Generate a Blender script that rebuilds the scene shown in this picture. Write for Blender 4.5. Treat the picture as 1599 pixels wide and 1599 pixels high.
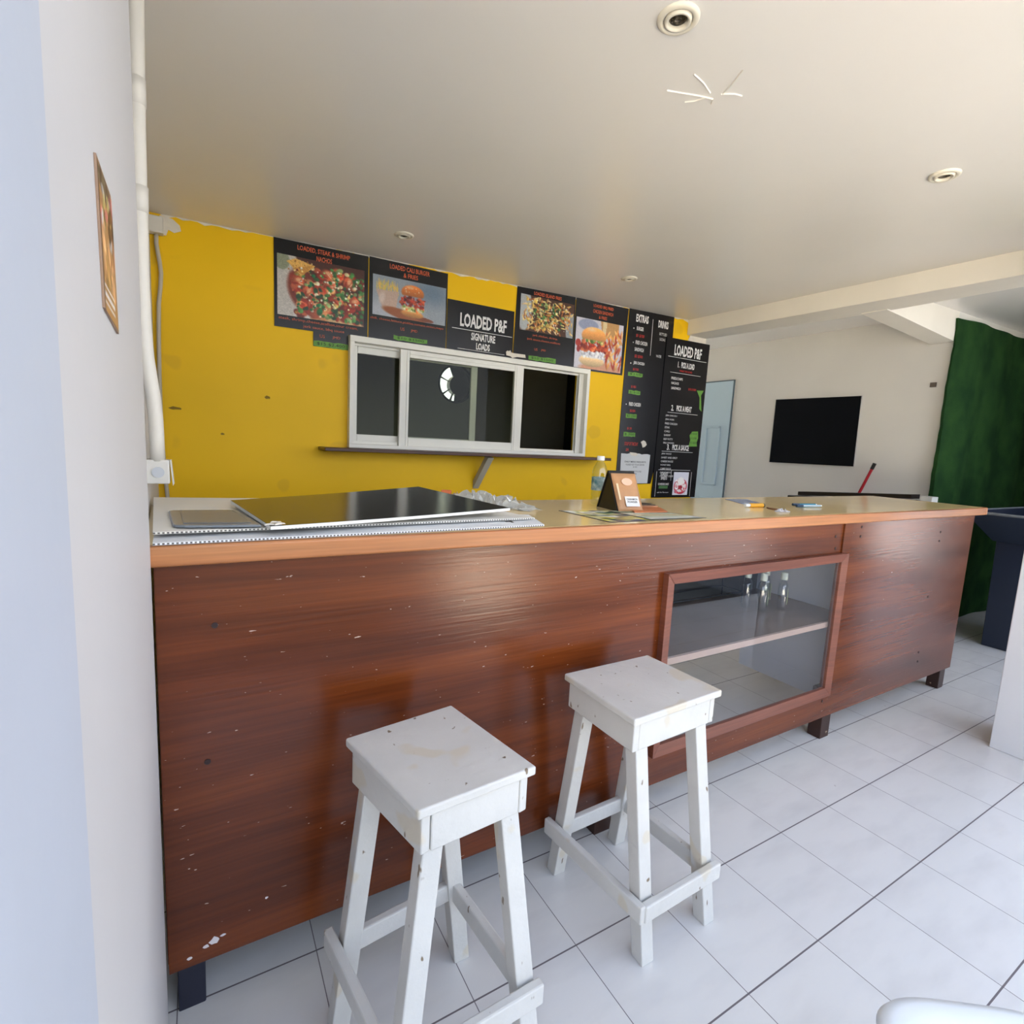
import bpy, bmesh, math, random
import numpy as np
from mathutils import Vector, Matrix
random.seed(7)
for o in list(bpy.data.objects): bpy.data.objects.remove(o)
S = bpy.context.scene
C = S.collection
PI = math.pi

# ------------------------------------------------------------------ camera
YAW, PIT, ROL, FPX, H = math.radians(30.796), math.radians(7.416), math.radians(2.894), 823.752, 1.35
fwd = Vector((math.sin(YAW)*math.cos(PIT), math.cos(YAW)*math.cos(PIT), -math.sin(PIT)))
rt = Vector((math.cos(YAW), -math.sin(YAW), 0))
up = Vector((math.sin(YAW)*math.sin(PIT), math.cos(YAW)*math.sin(PIT), math.cos(PIT)))
R_ = rt*math.cos(ROL) + up*math.sin(ROL)
U_ = -rt*math.sin(ROL) + up*math.cos(ROL)
cd = bpy.data.cameras.new('camera'); cam = bpy.data.objects.new('camera', cd); C.objects.link(cam)
cd.sensor_width = 36; cd.sensor_fit = 'HORIZONTAL'; cd.lens = FPX/1599*36; cd.clip_start = 0.02
m = Matrix.Identity(4)
for i in range(3):
    m[i][0] = R_[i]; m[i][1] = U_[i]; m[i][2] = -fwd[i]
m[0][3], m[1][3], m[2][3] = 0, 0, H
cam.matrix_world = m
S.camera = cam

# ------------------------------------------------------------------ world, sun, exposure
w = bpy.data.worlds.new('sky'); S.world = w; w.use_nodes = True
nt = w.node_tree; nt.nodes.clear()
bg = nt.nodes.new('ShaderNodeBackground'); wo = nt.nodes.new('ShaderNodeOutputWorld')
bg.inputs[1].default_value = 1.78
tcw = nt.nodes.new('ShaderNodeTexCoord'); spw = nt.nodes.new('ShaderNodeSeparateXYZ'); nt.links.new(tcw.outputs['Generated'], spw.inputs[0])
rw = nt.nodes.new('ShaderNodeValToRGB'); rw.color_ramp.elements[0].position = 0.0; rw.color_ramp.elements[0].color = (0.86, 0.90, 1.0, 1)   # hazy bright horizon
rw.color_ramp.elements[1].position = 0.75; rw.color_ramp.elements[1].color = (0.36, 0.46, 0.67, 1)
nt.links.new(spw.outputs['Z'], rw.inputs[0]); nt.links.new(rw.outputs[0], bg.inputs[0])
nt.links.new(bg.outputs[0], wo.inputs[0])
sd = bpy.data.lights.new('sun', 'SUN'); sun = bpy.data.objects.new('sun', sd); C.objects.link(sun)
sd.energy = 36.0; sd.angle = 0.01; sd.color = (1.0, 0.94, 0.84)
sun.rotation_euler = (math.radians(-27), math.radians(6), 0)   # shines from behind the building onto the ground in front of it
sun.location = (0, 4, 8)
S.view_settings.view_transform = 'Standard'; S.view_settings.look = 'None'
S.view_settings.exposure = 1.22; S.view_settings.gamma = 1.0
S.view_settings.use_curve_mapping = False

# ------------------------------------------------------------------ materials
def lin(c):
    return tuple(((v/255)/12.92 if v/255 <= 0.04045 else ((v/255+0.055)/1.055)**2.4) for v in c)
MT = {}
def mat(name, rgb, rough=0.5, metal=0.0, spec=0.5, noise=0.0, nscale=6.0, bump=0.0, bscale=40.0, coat=0.0, stretch=(1,1,1), rgb2=None, emit=0.0, trans=0.0, ior=1.45, alpha=1.0):
    if name in MT: return MT[name]
    mt = bpy.data.materials.new(name); mt.use_nodes = True
    n = mt.node_tree.nodes; l = mt.node_tree.links; b = n['Principled BSDF']
    c = lin(rgb); b.inputs['Base Color'].default_value = (*c, 1)
    b.inputs['Roughness'].default_value = rough; b.inputs['Metallic'].default_value = metal
    b.inputs['Specular IOR Level'].default_value = spec; b.inputs['Coat Weight'].default_value = coat
    b.inputs['Coat Roughness'].default_value = 0.08
    b.inputs['IOR'].default_value = ior; b.inputs['Transmission Weight'].default_value = trans
    b.inputs['Alpha'].default_value = alpha
    if emit: b.inputs['Emission Color'].default_value = (*c, 1); b.inputs['Emission Strength'].default_value = emit
    g = n.new('ShaderNodeNewGeometry'); mp = n.new('ShaderNodeMapping'); mp.inputs['Scale'].default_value = stretch
    l.new(g.outputs['Position'], mp.inputs['Vector'])
    if noise or rgb2:
        t = n.new('ShaderNodeTexNoise'); t.inputs['Scale'].default_value = nscale; t.inputs['Detail'].default_value = 6
        l.new(mp.outputs[0], t.inputs['Vector'])
        r = n.new('ShaderNodeValToRGB'); r.color_ramp.elements[0].position = 0.35; r.color_ramp.elements[1].position = 0.65
        c2 = lin(rgb2) if rgb2 else tuple(v*(1-noise) for v in c)
        r.color_ramp.elements[0].color = (*c2, 1); r.color_ramp.elements[1].color = (*c, 1)
        l.new(t.outputs['Fac'], r.inputs[0]); l.new(r.outputs[0], b.inputs['Base Color'])
    if bump:
        t2 = n.new('ShaderNodeTexNoise'); t2.inputs['Scale'].default_value = bscale; t2.inputs['Detail'].default_value = 4
        l.new(mp.outputs[0], t2.inputs['Vector'])
        bn = n.new('ShaderNodeBump'); bn.inputs['Strength'].default_value = bump; bn.inputs['Distance'].default_value = 0.01
        l.new(t2.outputs['Fac'], bn.inputs['Height']); l.new(bn.outputs[0], b.inputs['Normal'])
    MT[name] = mt
    return mt
def specks(mt, rgb, scale, thr, stretch=(1,1,1), amount=1.0):
    """small marks of another colour (chips, scratches, dirt) over a material's base colour"""
    n = mt.node_tree.nodes; l = mt.node_tree.links; b = n['Principled BSDF']
    g = n.new('ShaderNodeNewGeometry'); mp = n.new('ShaderNodeMapping'); mp.inputs['Scale'].default_value = stretch
    l.new(g.outputs['Position'], mp.inputs['Vector'])
    t = n.new('ShaderNodeTexNoise'); t.inputs['Scale'].default_value = scale; t.inputs['Detail'].default_value = 2
    l.new(mp.outputs[0], t.inputs['Vector'])
    r = n.new('ShaderNodeMapRange'); r.inputs['From Min'].default_value = thr; r.inputs['From Max'].default_value = thr+0.03
    r.inputs['To Max'].default_value = amount
    l.new(t.outputs['Fac'], r.inputs['Value'])
    mx = n.new('ShaderNodeMix'); mx.data_type = 'RGBA'
    l.new(r.outputs[0], mx.inputs['Factor'])
    src = b.inputs['Base Color']
    if src.links: l.new(src.links[0].from_socket, mx.inputs['A'])
    else: mx.inputs['A'].default_value = src.default_value
    mx.inputs['B'].default_value = (*lin(rgb), 1)
    l.new(mx.outputs['Result'], b.inputs['Base Color'])
    return mt

M_WALL = mat('white_wall_paint', (205,204,204), 0.55, noise=0.04, nscale=2.5, bump=0.12, bscale=9)
M_WALLB = mat('grey_white_wall_paint', (226,223,216), 0.6, noise=0.04, nscale=2, bump=0.05, bscale=9)
M_CEIL = mat('ceiling_gloss_paint', (232,229,224), 0.24, spec=0.35, noise=0.03, nscale=1.2, bump=0.04, bscale=1.5)
M_BEAM = mat('beam_paint', (236,230,217), 0.45, noise=0.05, nscale=3)
M_YEL = specks(mat('yellow_wall_paint', (250,200,4), 0.5, spec=0.35, noise=0.06, nscale=1.5, bump=0.04, bscale=14), (226,178,30), 3.0, 0.62, amount=0.5)
M_PIPE = mat('pipe_paint', (222,217,206), 0.4, noise=0.06, nscale=14)
M_ALU = mat('white_aluminium', (236,234,224), 0.38, noise=0.03)
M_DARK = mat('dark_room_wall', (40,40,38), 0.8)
M_KIT = mat('kitchen_wall_paint', (150,148,128), 0.8)
M_CORO = mat('corrugated_plastic', (236,232,222), 0.5, noise=0.03)
M_COROB = mat('corrugated_plastic_bluish', (236,238,240), 0.5, noise=0.03)
M_BOARD = mat('black_menu_print', (17,16,20), 0.24, spec=0.45, noise=0.15, nscale=2)
M_ORANGE = mat('orange_print', (205,92,50), 0.4)
M_RED = mat('red_print', (190,48,36), 0.4)
M_WHITEP = mat('white_print', (225,223,220), 0.4)
M_TAPE = mat('green_tape', (104,158,60), 0.5, noise=0.15, nscale=60)
M_INK = mat('black_ink', (20,22,20), 0.6)
M_PLASTER = mat('bare_plaster', (226,218,204), 0.8, noise=0.08, nscale=30)
M_STOOL = specks(specks(mat('white_stool_paint', (200,198,192), 0.42, noise=0.07, nscale=9, bump=0.18, bscale=45), (120,104,84), 38, 0.70, stretch=(1,1,0.5)), (196,184,160), 7, 0.62, amount=0.6)
M_BLACKP = mat('black_plastic', (22,23,25), 0.35)
M_SCREEN = mat('black_screen', (8,11,16), 0.5, spec=0.15)
M_BLUEDOOR = mat('pale_blue_door_paint', (192,214,226), 0.5)
M_DARKWOOD = specks(mat('dark_wood', (62,38,30), 0.5, noise=0.4, nscale=6, stretch=(1,1,0.2)), (150,130,110), 30, 0.72)
M_BLUEBLK = mat('blue_black_board', (30,38,54), 0.4)
M_WHITEPL = mat('white_plastic', (222,226,226), 0.3, spec=0.5)
M_GREYPL = mat('grey_plastic', (128,134,140), 0.25, noise=0.1, nscale=12)
M_STICK = mat('red_handle', (182,32,44), 0.4)

def wood_mat(name, c1, c2, c3, rough, scr, spec=0.5):
    mt = bpy.data.materials.new(name); mt.use_nodes = True
    n = mt.node_tree.nodes; l = mt.node_tree.links; b = n['Principled BSDF']
    g = n.new('ShaderNodeNewGeometry'); mp = n.new('ShaderNodeMapping'); mp.inputs['Scale'].default_value = (0.34,1,4.2)
    l.new(g.outputs['Position'], mp.inputs['Vector'])
    t = n.new('ShaderNodeTexNoise'); t.inputs['Scale'].default_value = 2.2; t.inputs['Detail'].default_value = 4; t.inputs['Roughness'].default_value = 0.5; t.inputs['Distortion'].default_value = 0.35
    l.new(mp.outputs[0], t.inputs['Vector'])
    r = n.new('ShaderNodeValToRGB'); e = r.color_ramp.elements
    e[0].position = 0.2; e[0].color = (*lin(c1),1); e[1].position = 0.82; e[1].color = (*lin(c3),1)
    k = e.new(0.5); k.color = (*lin(c2),1)
    l.new(t.outputs['Fac'], r.inputs[0])
    # fine horizontal grain
    mp2 = n.new('ShaderNodeMapping'); mp2.inputs['Scale'].default_value = (1.2,1,42); l.new(g.outputs['Position'], mp2.inputs['Vector'])
    t2 = n.new('ShaderNodeTexNoise'); t2.inputs['Scale'].default_value = 3; t2.inputs['Detail'].default_value = 5; l.new(mp2.outputs[0], t2.inputs['Vector'])
    mr = n.new('ShaderNodeMapRange'); mr.inputs['From Min'].default_value = 0.3; mr.inputs['From Max'].default_value = 0.7; mr.inputs['To Min'].default_value = 0.82; mr.inputs['To Max'].default_value = 1.12
    l.new(t2.outputs['Fac'], mr.inputs['Value'])
    mx = n.new('ShaderNodeMix'); mx.data_type = 'RGBA'; mx.blend_type = 'MULTIPLY'; mx.inputs['Factor'].default_value = 1
    l.new(r.outputs[0], mx.inputs['A']); l.new(mr.outputs[0], mx.inputs['B'])
    l.new(mx.outputs['Result'], b.inputs['Base Color'])
    b.inputs['Roughness'].default_value = rough; b.inputs['Specular IOR Level'].default_value = spec
    mr2 = n.new('ShaderNodeMapRange'); mr2.inputs['To Min'].default_value = rough-0.02; mr2.inputs['To Max'].default_value = rough+0.08
    l.new(t.outputs['Fac'], mr2.inputs['Value']); l.new(mr2.outputs[0], b.inputs['Roughness'])
    bn = n.new('ShaderNodeBump'); bn.inputs['Strength'].default_value = 0.12; bn.inputs['Distance'].default_value = 0.004
    l.new(t2.outputs['Fac'], bn.inputs['Height']); l.new(bn.outputs[0], b.inputs['Normal'])
    if scr:
        specks(mt, (205,180,160), 60, 0.745, stretch=(0.7,1,2.2), amount=0.8)
        specks(mt, (40,22,18), 5.0, 0.76, stretch=(1,1,1.2), amount=0.8)
    return mt
M_PLY = wood_mat('varnished_red_brown_plywood', (62,27,12), (96,44,16), (124,62,22), 0.19, True, 0.4)
M_FRAMEW = wood_mat('brown_moulding', (96,50,34), (118,66,48), (134,78,56), 0.4, False)
M_EDGE = wood_mat('varnished_pine_edge', (128,72,38), (172,110,64), (196,140,92), 0.32, False)
M_SHELFW = mat('shelf_wood', (118,98,84), 0.25, noise=0.15, nscale=5)
M_TOP = mat('beige_gloss_laminate', (240,212,154), 0.13, spec=0.5, noise=0.05, nscale=5, bump=0.03, bscale=6)

def tile_mat():
    mt = bpy.data.materials.new('white_floor_tiles'); mt.use_nodes = True
    n = mt.node_tree.nodes; l = mt.node_tree.links; b = n['Principled BSDF']
    g = n.new('ShaderNodeNewGeometry'); sp = n.new('ShaderNodeSeparateXYZ'); l.new(g.outputs['Position'], sp.inputs[0])
    def mth(op, a, bb=None, c=None):
        q = n.new('ShaderNodeMath'); q.operation = op
        for i, v in enumerate((a, bb, c)):
            if v is None: continue
            if isinstance(v, (int, float)): q.inputs[i].default_value = v
            else: l.new(v, q.inputs[i])
        return q.outputs[0]
    T = 0.31
    def line(sock, off, half):
        u = mth('DIVIDE', mth('SUBTRACT', sock, off), T)
        fr = mth('FRACT', u)
        d = mth('MINIMUM', fr, mth('SUBTRACT', 1.0, fr))
        return mth('LESS_THAN', mth('MULTIPLY', d, T), half), mth('FLOOR', u)
    lx, ix = line(sp.outputs['X'], 0.546-T*10, 0.0011)
    ly, iy = line(sp.outputs['Y'], 1.288-T*10, 0.0021)
    grout = mth('MAXIMUM', lx, ly)
    cmb = n.new('ShaderNodeCombineXYZ'); l.new(ix, cmb.inputs[0]); l.new(iy, cmb.inputs[1])
    wn = n.new('ShaderNodeTexWhiteNoise'); wn.noise_dimensions = '2D'; l.new(cmb.outputs[0], wn.inputs['Vector'])
    add = n.new('ShaderNodeVectorMath'); add.operation = 'MULTIPLY_ADD'; l.new(wn.outputs['Color'], add.inputs[0]); add.inputs[1].default_value = (7,7,7); l.new(g.outputs['Position'], add.inputs[2])
    mp = n.new('ShaderNodeMapping'); mp.inputs['Scale'].default_value = (1,3.2,1); mp.inputs['Rotation'].default_value = (0,0,0.6); l.new(add.outputs[0], mp.inputs[0])
    t = n.new('ShaderNodeTexNoise'); t.inputs['Scale'].default_value = 4; t.inputs['Detail'].default_value = 7; l.new(mp.outputs[0], t.inputs['Vector'])
    r = n.new('ShaderNodeValToRGB'); e = r.color_ramp.elements
    e[0].position = 0.2; e[0].color = (*lin((200,198,195)),1); e[1].position = 0.55; e[1].color = (*lin((211,209,205)),1)
    l.new(t.outputs['Fac'], r.inputs[0])
    mx = n.new('ShaderNodeMix'); mx.data_type = 'RGBA'; l.new(grout, mx.inputs['Factor']); l.new(r.outputs[0], mx.inputs['A']); mx.inputs['B'].default_value = (*lin((104,96,98)),1)
    l.new(mx.outputs['Result'], b.inputs['Base Color'])
    rr = n.new('ShaderNodeMapRange'); rr.inputs['To Min'].default_value = 0.24; rr.inputs['To Max'].default_value = 0.7; l.new(grout, rr.inputs['Value']); l.new(rr.outputs[0], b.inputs['Roughness'])
    b.inputs['Specular IOR Level'].default_value = 0.4
    specks(mt, (120,112,104), 17, 0.76, amount=0.7)
    return mt
M_TILE = tile_mat()

def turf_mat():
    mt = mat('artificial_turf', (44,76,38), 0.9, spec=0.08, rgb2=(30,58,32), nscale=5, bump=1.0, bscale=160)
    return mt
M_TURF = turf_mat()

def glass_mat(name, tint, refl=1.0, rough=0.0, ior=1.5):
    mt = bpy.data.materials.new(name); mt.use_nodes = True
    n = mt.node_tree.nodes; l = mt.node_tree.links; n.clear()
    out = n.new('ShaderNodeOutputMaterial'); tr = n.new('ShaderNodeBsdfTransparent'); gl = n.new('ShaderNodeBsdfGlossy')
    tr.inputs[0].default_value = (*tint, 1); gl.inputs['Roughness'].default_value = rough; gl.inputs['Color'].default_value = (refl,refl,refl,1)
    fr = n.new('ShaderNodeFresnel'); fr.inputs[0].default_value = ior
    ge = n.new('ShaderNodeNewGeometry'); inv = n.new('ShaderNodeMath'); inv.operation = 'SUBTRACT'; inv.inputs[0].default_value = 1; l.new(ge.outputs['Backfacing'], inv.inputs[1])
    mu = n.new('ShaderNodeMath'); mu.operation = 'MULTIPLY'; l.new(fr.outputs[0], mu.inputs[0]); l.new(inv.outputs[0], mu.inputs[1])
    mx = n.new('ShaderNodeMixShader'); l.new(mu.outputs[0], mx.inputs[0]); l.new(tr.outputs[0], mx.inputs[1]); l.new(gl.outputs[0], mx.inputs[2])
    l.new(mx.outputs[0], out.inputs[0])
    return mt
M_GLASSD = glass_mat('clear_display_glass', (0.95,0.96,0.98))
M_GLASSW = glass_mat('tinted_window_glass', (0.80,0.82,0.76), 0.22)
M_CLEAR = glass_mat('clear_bottle_plastic', (0.88,0.92,0.94), 1.0, 0.05, 1.9)
M_FILM = glass_mat('clear_plastic_film', (0.8,0.82,0.84), 1.0, 0.12)

# ------------------------------------------------------------------ mesh helpers
def box(bm, x0, x1, y0, y1, z0, z1):
    vs = [bm.verts.new((x, y, z)) for z in (z0, z1) for x, y in ((x0,y0),(x1,y0),(x1,y1),(x0,y1))]
    for f in ((3,2,1,0),(4,5,6,7),(0,1,5,4),(1,2,6,5),(2,3,7,6),(3,0,4,7)): bm.faces.new([vs[i] for i in f])
    return vs
def hexa(bm, bot, top):
    vs = [bm.verts.new(p) for p in list(bot)+list(top)]
    n = len(bot)
    bm.faces.new([vs[i] for i in range(n)][::-1]); bm.faces.new([vs[n+i] for i in range(n)])
    for i in range(n):
        j = (i+1) % n; bm.faces.new((vs[i], vs[j], vs[n+j], vs[n+i]))
def beam(bm, a, b, wx, wy, axis='z'):
    """bar between two points, section cut square to the named axis"""
    a, b = Vector(a), Vector(b)
    if axis == 'z': offs = [(-wx/2,-wy/2,0),(wx/2,-wy/2,0),(wx/2,wy/2,0),(-wx/2,wy/2,0)]
    elif axis == 'x': offs = [(0,-wx/2,-wy/2),(0,wx/2,-wy/2),(0,wx/2,wy/2),(0,-wx/2,wy/2)]
    else: offs = [(-wx/2,0,-wy/2),(wx/2,0,-wy/2),(wx/2,0,wy/2),(-wx/2,0,wy/2)]
    hexa(bm, [a+Vector(o) for o in offs], [b+Vector(o) for o in offs])
def tube(bm, pts, r, seg=12, caps=True):
    pts = [Vector(p) for p in pts]; rings = []
    prev = None
    for i, p in enumerate(pts):
        d = (pts[min(i+1,len(pts)-1)] - pts[max(i-1,0)]).normalized()
        ref = Vector((0,0,1)) if abs(d.z) < 0.9 else Vector((0,1,0))
        if prev is None: a = d.cross(ref).normalized()
        else: a = (prev - d*prev.dot(d)).normalized()
        prev = a; b = d.cross(a)
        rr = r[i] if isinstance(r, (list,tuple)) else r
        rings.append([bm.verts.new(p + (a*math.cos(2*PI*k/seg) + b*math.sin(2*PI*k/seg))*rr) for k in range(seg)])
    for q, s in zip(rings, rings[1:]):
        for k in range(seg): bm.faces.new((q[k], q[(k+1)%seg], s[(k+1)%seg], s[k]))
    if caps: bm.faces.new(rings[0][::-1]); bm.faces.new(rings[-1])
def lathe(bm, prof, cx=0, cy=0, z0=0, seg=32, sx=1, sy=1, rot=0, power=None):
    rings = []
    for r, z in prof:
        ring = []
        for k in range(seg):
            a = 2*PI*k/seg; c, s = math.cos(a), math.sin(a)
            if power: c = math.copysign(abs(c)**power, c); s = math.copysign(abs(s)**power, s)
            x, y = r*c*sx, r*s*sy
            ring.append(bm.verts.new((cx+x*math.cos(rot)-y*math.sin(rot), cy+x*math.sin(rot)+y*math.cos(rot), z0+z)))
        rings.append(ring)
    for q, s_ in zip(rings, rings[1:]):
        for k in range(seg): bm.faces.new((q[k], q[(k+1)%seg], s_[(k+1)%seg], s_[k]))
    if prof[0][0] > 1e-5: bm.faces.new(rings[0][::-1])
    if prof[-1][0] > 1e-5: bm.faces.new(rings[-1])
def prism_xz(bm, poly, y0, y1):
    hexa(bm, [(x,y0,z) for x,z in poly], [(x,y1,z) for x,z in poly])
def prism_xy(bm, poly, z0, z1):
    hexa(bm, [(x,y,z0) for x,y in poly], [(x,y,z1) for x,y in poly])
def obj(name, bm, material, parent=None, bevel=0.0, smooth=False, seg=2):
    bmesh.ops.recalc_face_normals(bm, faces=bm.faces)
    me = bpy.data.meshes.new(name); bm.to_mesh(me); bm.free()
    if smooth:
        for p in me.polygons: p.use_smooth = True
    o = bpy.data.objects.new(name, me); C.objects.link(o)
    if material: me.materials.append(material)
    if bevel:
        b = o.modifiers.new('bevel', 'BEVEL'); b.width = bevel; b.segments = seg; b.limit_method = 'ANGLE'; b.angle_limit = math.radians(40)
    if parent:
        o.parent = parent
        root = parent
        off = Vector(parent.get('_w', (0,0,0)))
        # meshes are built in world coordinates; shift them to the parent's frame
        for v in me.vertices: v.co -= off
        o['_w'] = (0,0,0)
        o['_w'] = tuple(off)
        o.location = (0,0,0)
    else: o['_w'] = (0,0,0)
    return o
def thing(name, label, cat, loc, group=None, kind=None):
    o = bpy.data.objects.new(name, None); C.objects.link(o); o.location = loc; o.empty_display_size = 0.05
    if label: o['label'] = label; o['category'] = cat
    if group: o['group'] = group
    if kind: o['kind'] = kind
    o['_w'] = tuple(loc)
    return o
def tag(o, label, cat, group=None):
    o['label'] = label; o['category'] = cat
    if group: o['group'] = group
    return o
def struct(name, bm, m, parent=None, **k):
    o = obj(name, bm, m, parent, **k)
    if parent is None: o['kind'] = 'structure'
    return o
def B(): return bmesh.new()
def quick(name, m, parent, *boxes, bevel=0.0, fn=struct):
    bm = B()
    for b in boxes: box(bm, *b)
    return fn(name, bm, m, parent, bevel=bevel)

# ------------------------------------------------------------------ text (built-in font turned into mesh)
dg = None
def text_into(bm, s, cx, z, wd, ht, y, bold=0.02, plane='xz', yrot=None, depth=0.0004, xf=None):
    """lettering fitted into a box wd x ht centred on (cx, z) lying on plane y, facing -y"""
    cu = bpy.data.curves.new('t', 'FONT'); cu.body = s; cu.offset = bold; cu.resolution_u = 2
    o = bpy.data.objects.new('t', cu); C.objects.link(o)
    bpy.context.view_layer.update()
    me = bpy.data.meshes.new_from_object(o.evaluated_get(bpy.context.evaluated_depsgraph_get()))
    co = np.array([v.co[:] for v in me.vertices])
    mn, mx = co.min(0), co.max(0)
    vs = []
    for v in co:
        u = (v[0]-mn[0])/(mx[0]-mn[0]) - 0.5; q = (v[1]-mn[1])/(mx[1]-mn[1]) - 0.5
        p = Vector((cx+u*wd, y, z+q*ht))
        if xf: p = xf(cx+u*wd, z+q*ht)
        vs.append(bm.verts.new(p))
    for p in me.polygons:
        try: bm.faces.new([vs[i] for i in p.vertices])
        except ValueError: pass
    bpy.data.objects.remove(o); bpy.data.curves.remove(cu); bpy.data.meshes.remove(me)
def lettering(parent, rows, material, y, name='lettering', extra=(), label=None, xf=None):
    o = None
    for r in rows:
        bm = B(); text_into(bm, *r[:5], y, bold=(r[5] if len(r) > 5 else 0.02), xf=xf); o = obj_nr(name, bm, material, parent)
    for e in extra:
        bm = B(); box(bm, *e); obj_nr('rule_line', bm, material, parent)
    return o
def obj_nr(name, bm, material, parent):
    me = bpy.data.meshes.new(name); bm.to_mesh(me); bm.free()
    o = bpy.data.objects.new(name, me); C.objects.link(o); me.materials.append(material)
    off = Vector(parent['_w']); o.parent = parent
    for v in me.vertices: v.co -= off
    o['_w'] = tuple(off)
    return o

# ------------------------------------------------------------------ printed food pictures: painted grids
class Paint:
    def __init__(s, w, h, bgc, seed=1):
        s.w, s.h = w, h; s.a = np.zeros((h, w, 3)); s.a[:] = bgc
        s.yy, s.xx = np.mgrid[0:h, 0:w]; s.u = s.xx/(w-1); s.v = s.yy/(h-1); s.r = np.random.RandomState(seed); s.asp = w/h
    def ell(s, cx, cy, rx, ry, c, ang=0.0, soft=0.12, shade=0.0, y0=None, y1=None):
        dx = (s.u-cx)*s.asp; dy = s.v-cy; ca, sa = math.cos(ang), math.sin(ang)
        p = (dx*ca+dy*sa)/(rx*s.asp); q = (-dx*sa+dy*ca)/ry
        d = np.sqrt(p*p+q*q); k = np.clip((1-d)/soft, 0, 1)
        if y0 is not None: k = k*np.clip((s.v-y0)*40, 0, 1)
        if y1 is not None: k = k*np.clip((y1-s.v)*40, 0, 1)
        col = np.array(c, float)[None,None,:]*(1+shade*(-q))[...,None]
        s.a = s.a*(1-k[...,None]) + col*k[...,None]
        return s
    def poly(s, pts, c):
        k = np.ones(s.u.shape, bool); n = len(pts)
        for i in range(n):
            x0, y0 = pts[i]; x1, y1 = pts[(i+1)%n]
            k &= ((x1-x0)*(s.v-y0)-(y1-y0)*(s.u-x0)) >= 0
        s.a[k] = c
        return s
    def blobs(s, n, x0, x1, y0, y1, r0, r1, cols, el=1.6):
        for i in range(n):
            c = np.array(cols[s.r.randint(len(cols))], float)*s.r.uniform(0.8, 1.15)
            rr = s.r.uniform(r0, r1)
            s.ell(s.r.uniform(x0,x1), s.r.uniform(y0,y1), rr, rr*s.r.uniform(1,el), c, s.r.uniform(0,PI), 0.35, 0.25)
        return s
    def grain(s, k):
        s.a *= 1+(s.r.rand(s.h, s.w, 1)-0.5)*k; return s
    def mesh(s, name, x0, x1, z0, z1, y, parent, skew=0.0, xf=None, label=None):
        bm = B(); vs = []
        for j in range(s.h):
            for i in range(s.w):
                x = x0+(x1-x0)*i/(s.w-1); z = z1+(z0-z1)*j/(s.h-1)
                vs.append(bm.verts.new(xf(x, z) if xf else (x, y, z)))
        for j in range(s.h-1):
            for i in range(s.w-1):
                a = j*s.w+i; bm.faces.new((vs[a], vs[a+s.w], vs[a+s.w+1], vs[a+1]))
        o = obj_nr(name, bm, M_PRINT, parent)
        at = o.data.color_attributes.new('print', 'FLOAT_COLOR', 'POINT')
        c = np.clip(s.a, 0, 255)/255; c = np.where(c <= 0.04045, c/12.92, ((c+0.055)/1.055)**2.4)
        c = np.concatenate([c, np.ones((s.h, s.w, 1))], 2).reshape(-1)
        at.data.foreach_set('color', c.astype(np.float32))
        if label: o['label'] = label
        return o
M_PRINT = bpy.data.materials.new('printed_picture'); M_PRINT.use_nodes = True
_n = M_PRINT.node_tree; _a = _n.nodes.new('ShaderNodeAttribute'); _a.attribute_name = 'print'
_n.links.new(_a.outputs['Color'], _n.nodes['Principled BSDF'].inputs['Base Color']); _n.nodes['Principled BSDF'].inputs['Roughness'].default_value = 0.35

# ================================================================== STRUCTURE
CZ = lambda x: 2.40 + 0.022*x
quick('floor', M_TILE, None, (-3.0, 9.0, -0.6, 8.0, -0.1, 0.0))
M_GROUND = mat('pale_bounce_ground', (196,188,172), 0.9, noise=0.1, nscale=1.5)
M_DARKGROUND = mat('dark_reflection_ground', (52,52,54), 0.9, noise=0.2, nscale=3)
quick('ground_left', M_GROUND, None, (-14, -1.2, -16, -0.6, -0.2, -0.04))  # unseen ground, kept pale to bounce extra light indoors
quick('ground_dark_zone', M_DARKGROUND, None, (-1.2, 4.6, -16, -0.6, -0.2, -0.045))  # unseen ground, made dark so the counter panel reflects little glare
quick('ground_right', mat('grey_ground', (122,122,126), 0.9, noise=0.1, nscale=1.5), None, (4.6, 20, -16, -0.6, -0.2, -0.04))
bm = B(); prism_xy(bm, [(1.60,-0.95),(2.15,-0.95),(3.75,-3.6),(2.8,-3.6)], -0.1, -0.035)  # added pale pad out of view, shaped to give the counter its highlight
struct('ground_highlight_pad', bm, mat('pale_highlight_pad', (236,228,212), 0.9, noise=0.05, nscale=1.5))
quick('wall_far_right', M_WALLB, None, (8.85, 9.0, -0.5, 1.9, 0, 2.85))
quick('wall_front_right', M_WALL, None, (5.6, 9.0, 0.35, 0.6, 0, 2.85))
bm = B(); rh = random.Random(2)
for i in range(40):
    x = -3+0.33*i; lathe(bm, [(0.0,0.0),(0.35,0.02),(0.42,0.4),(0.36,0.9),(0.2,1.1+rh.uniform(-.05,.1)),(0.0,1.2)], x+rh.uniform(-.05,.05), -6.2, -0.05, 10)
hg = struct('unseen_sky_blocker', bm, mat('dark_sky_blocker', (40,56,34), 0.9, noise=0.4, nscale=9, bump=1.0, bscale=20))  # added dark row out of view, hides low sky from the panel's reflection
# ceiling slab (very slightly out of level)
bm = B()
hexa(bm, [(-3,0.0,CZ(-3)),(9,0.0,CZ(9)),(9,8,CZ(9)),(-3,8,CZ(-3))], [(-3,0.0,2.85),(9,0.0,2.85),(9,8,2.85),(-3,8,2.85)])
struct('ceiling', bm, M_CEIL)
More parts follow.
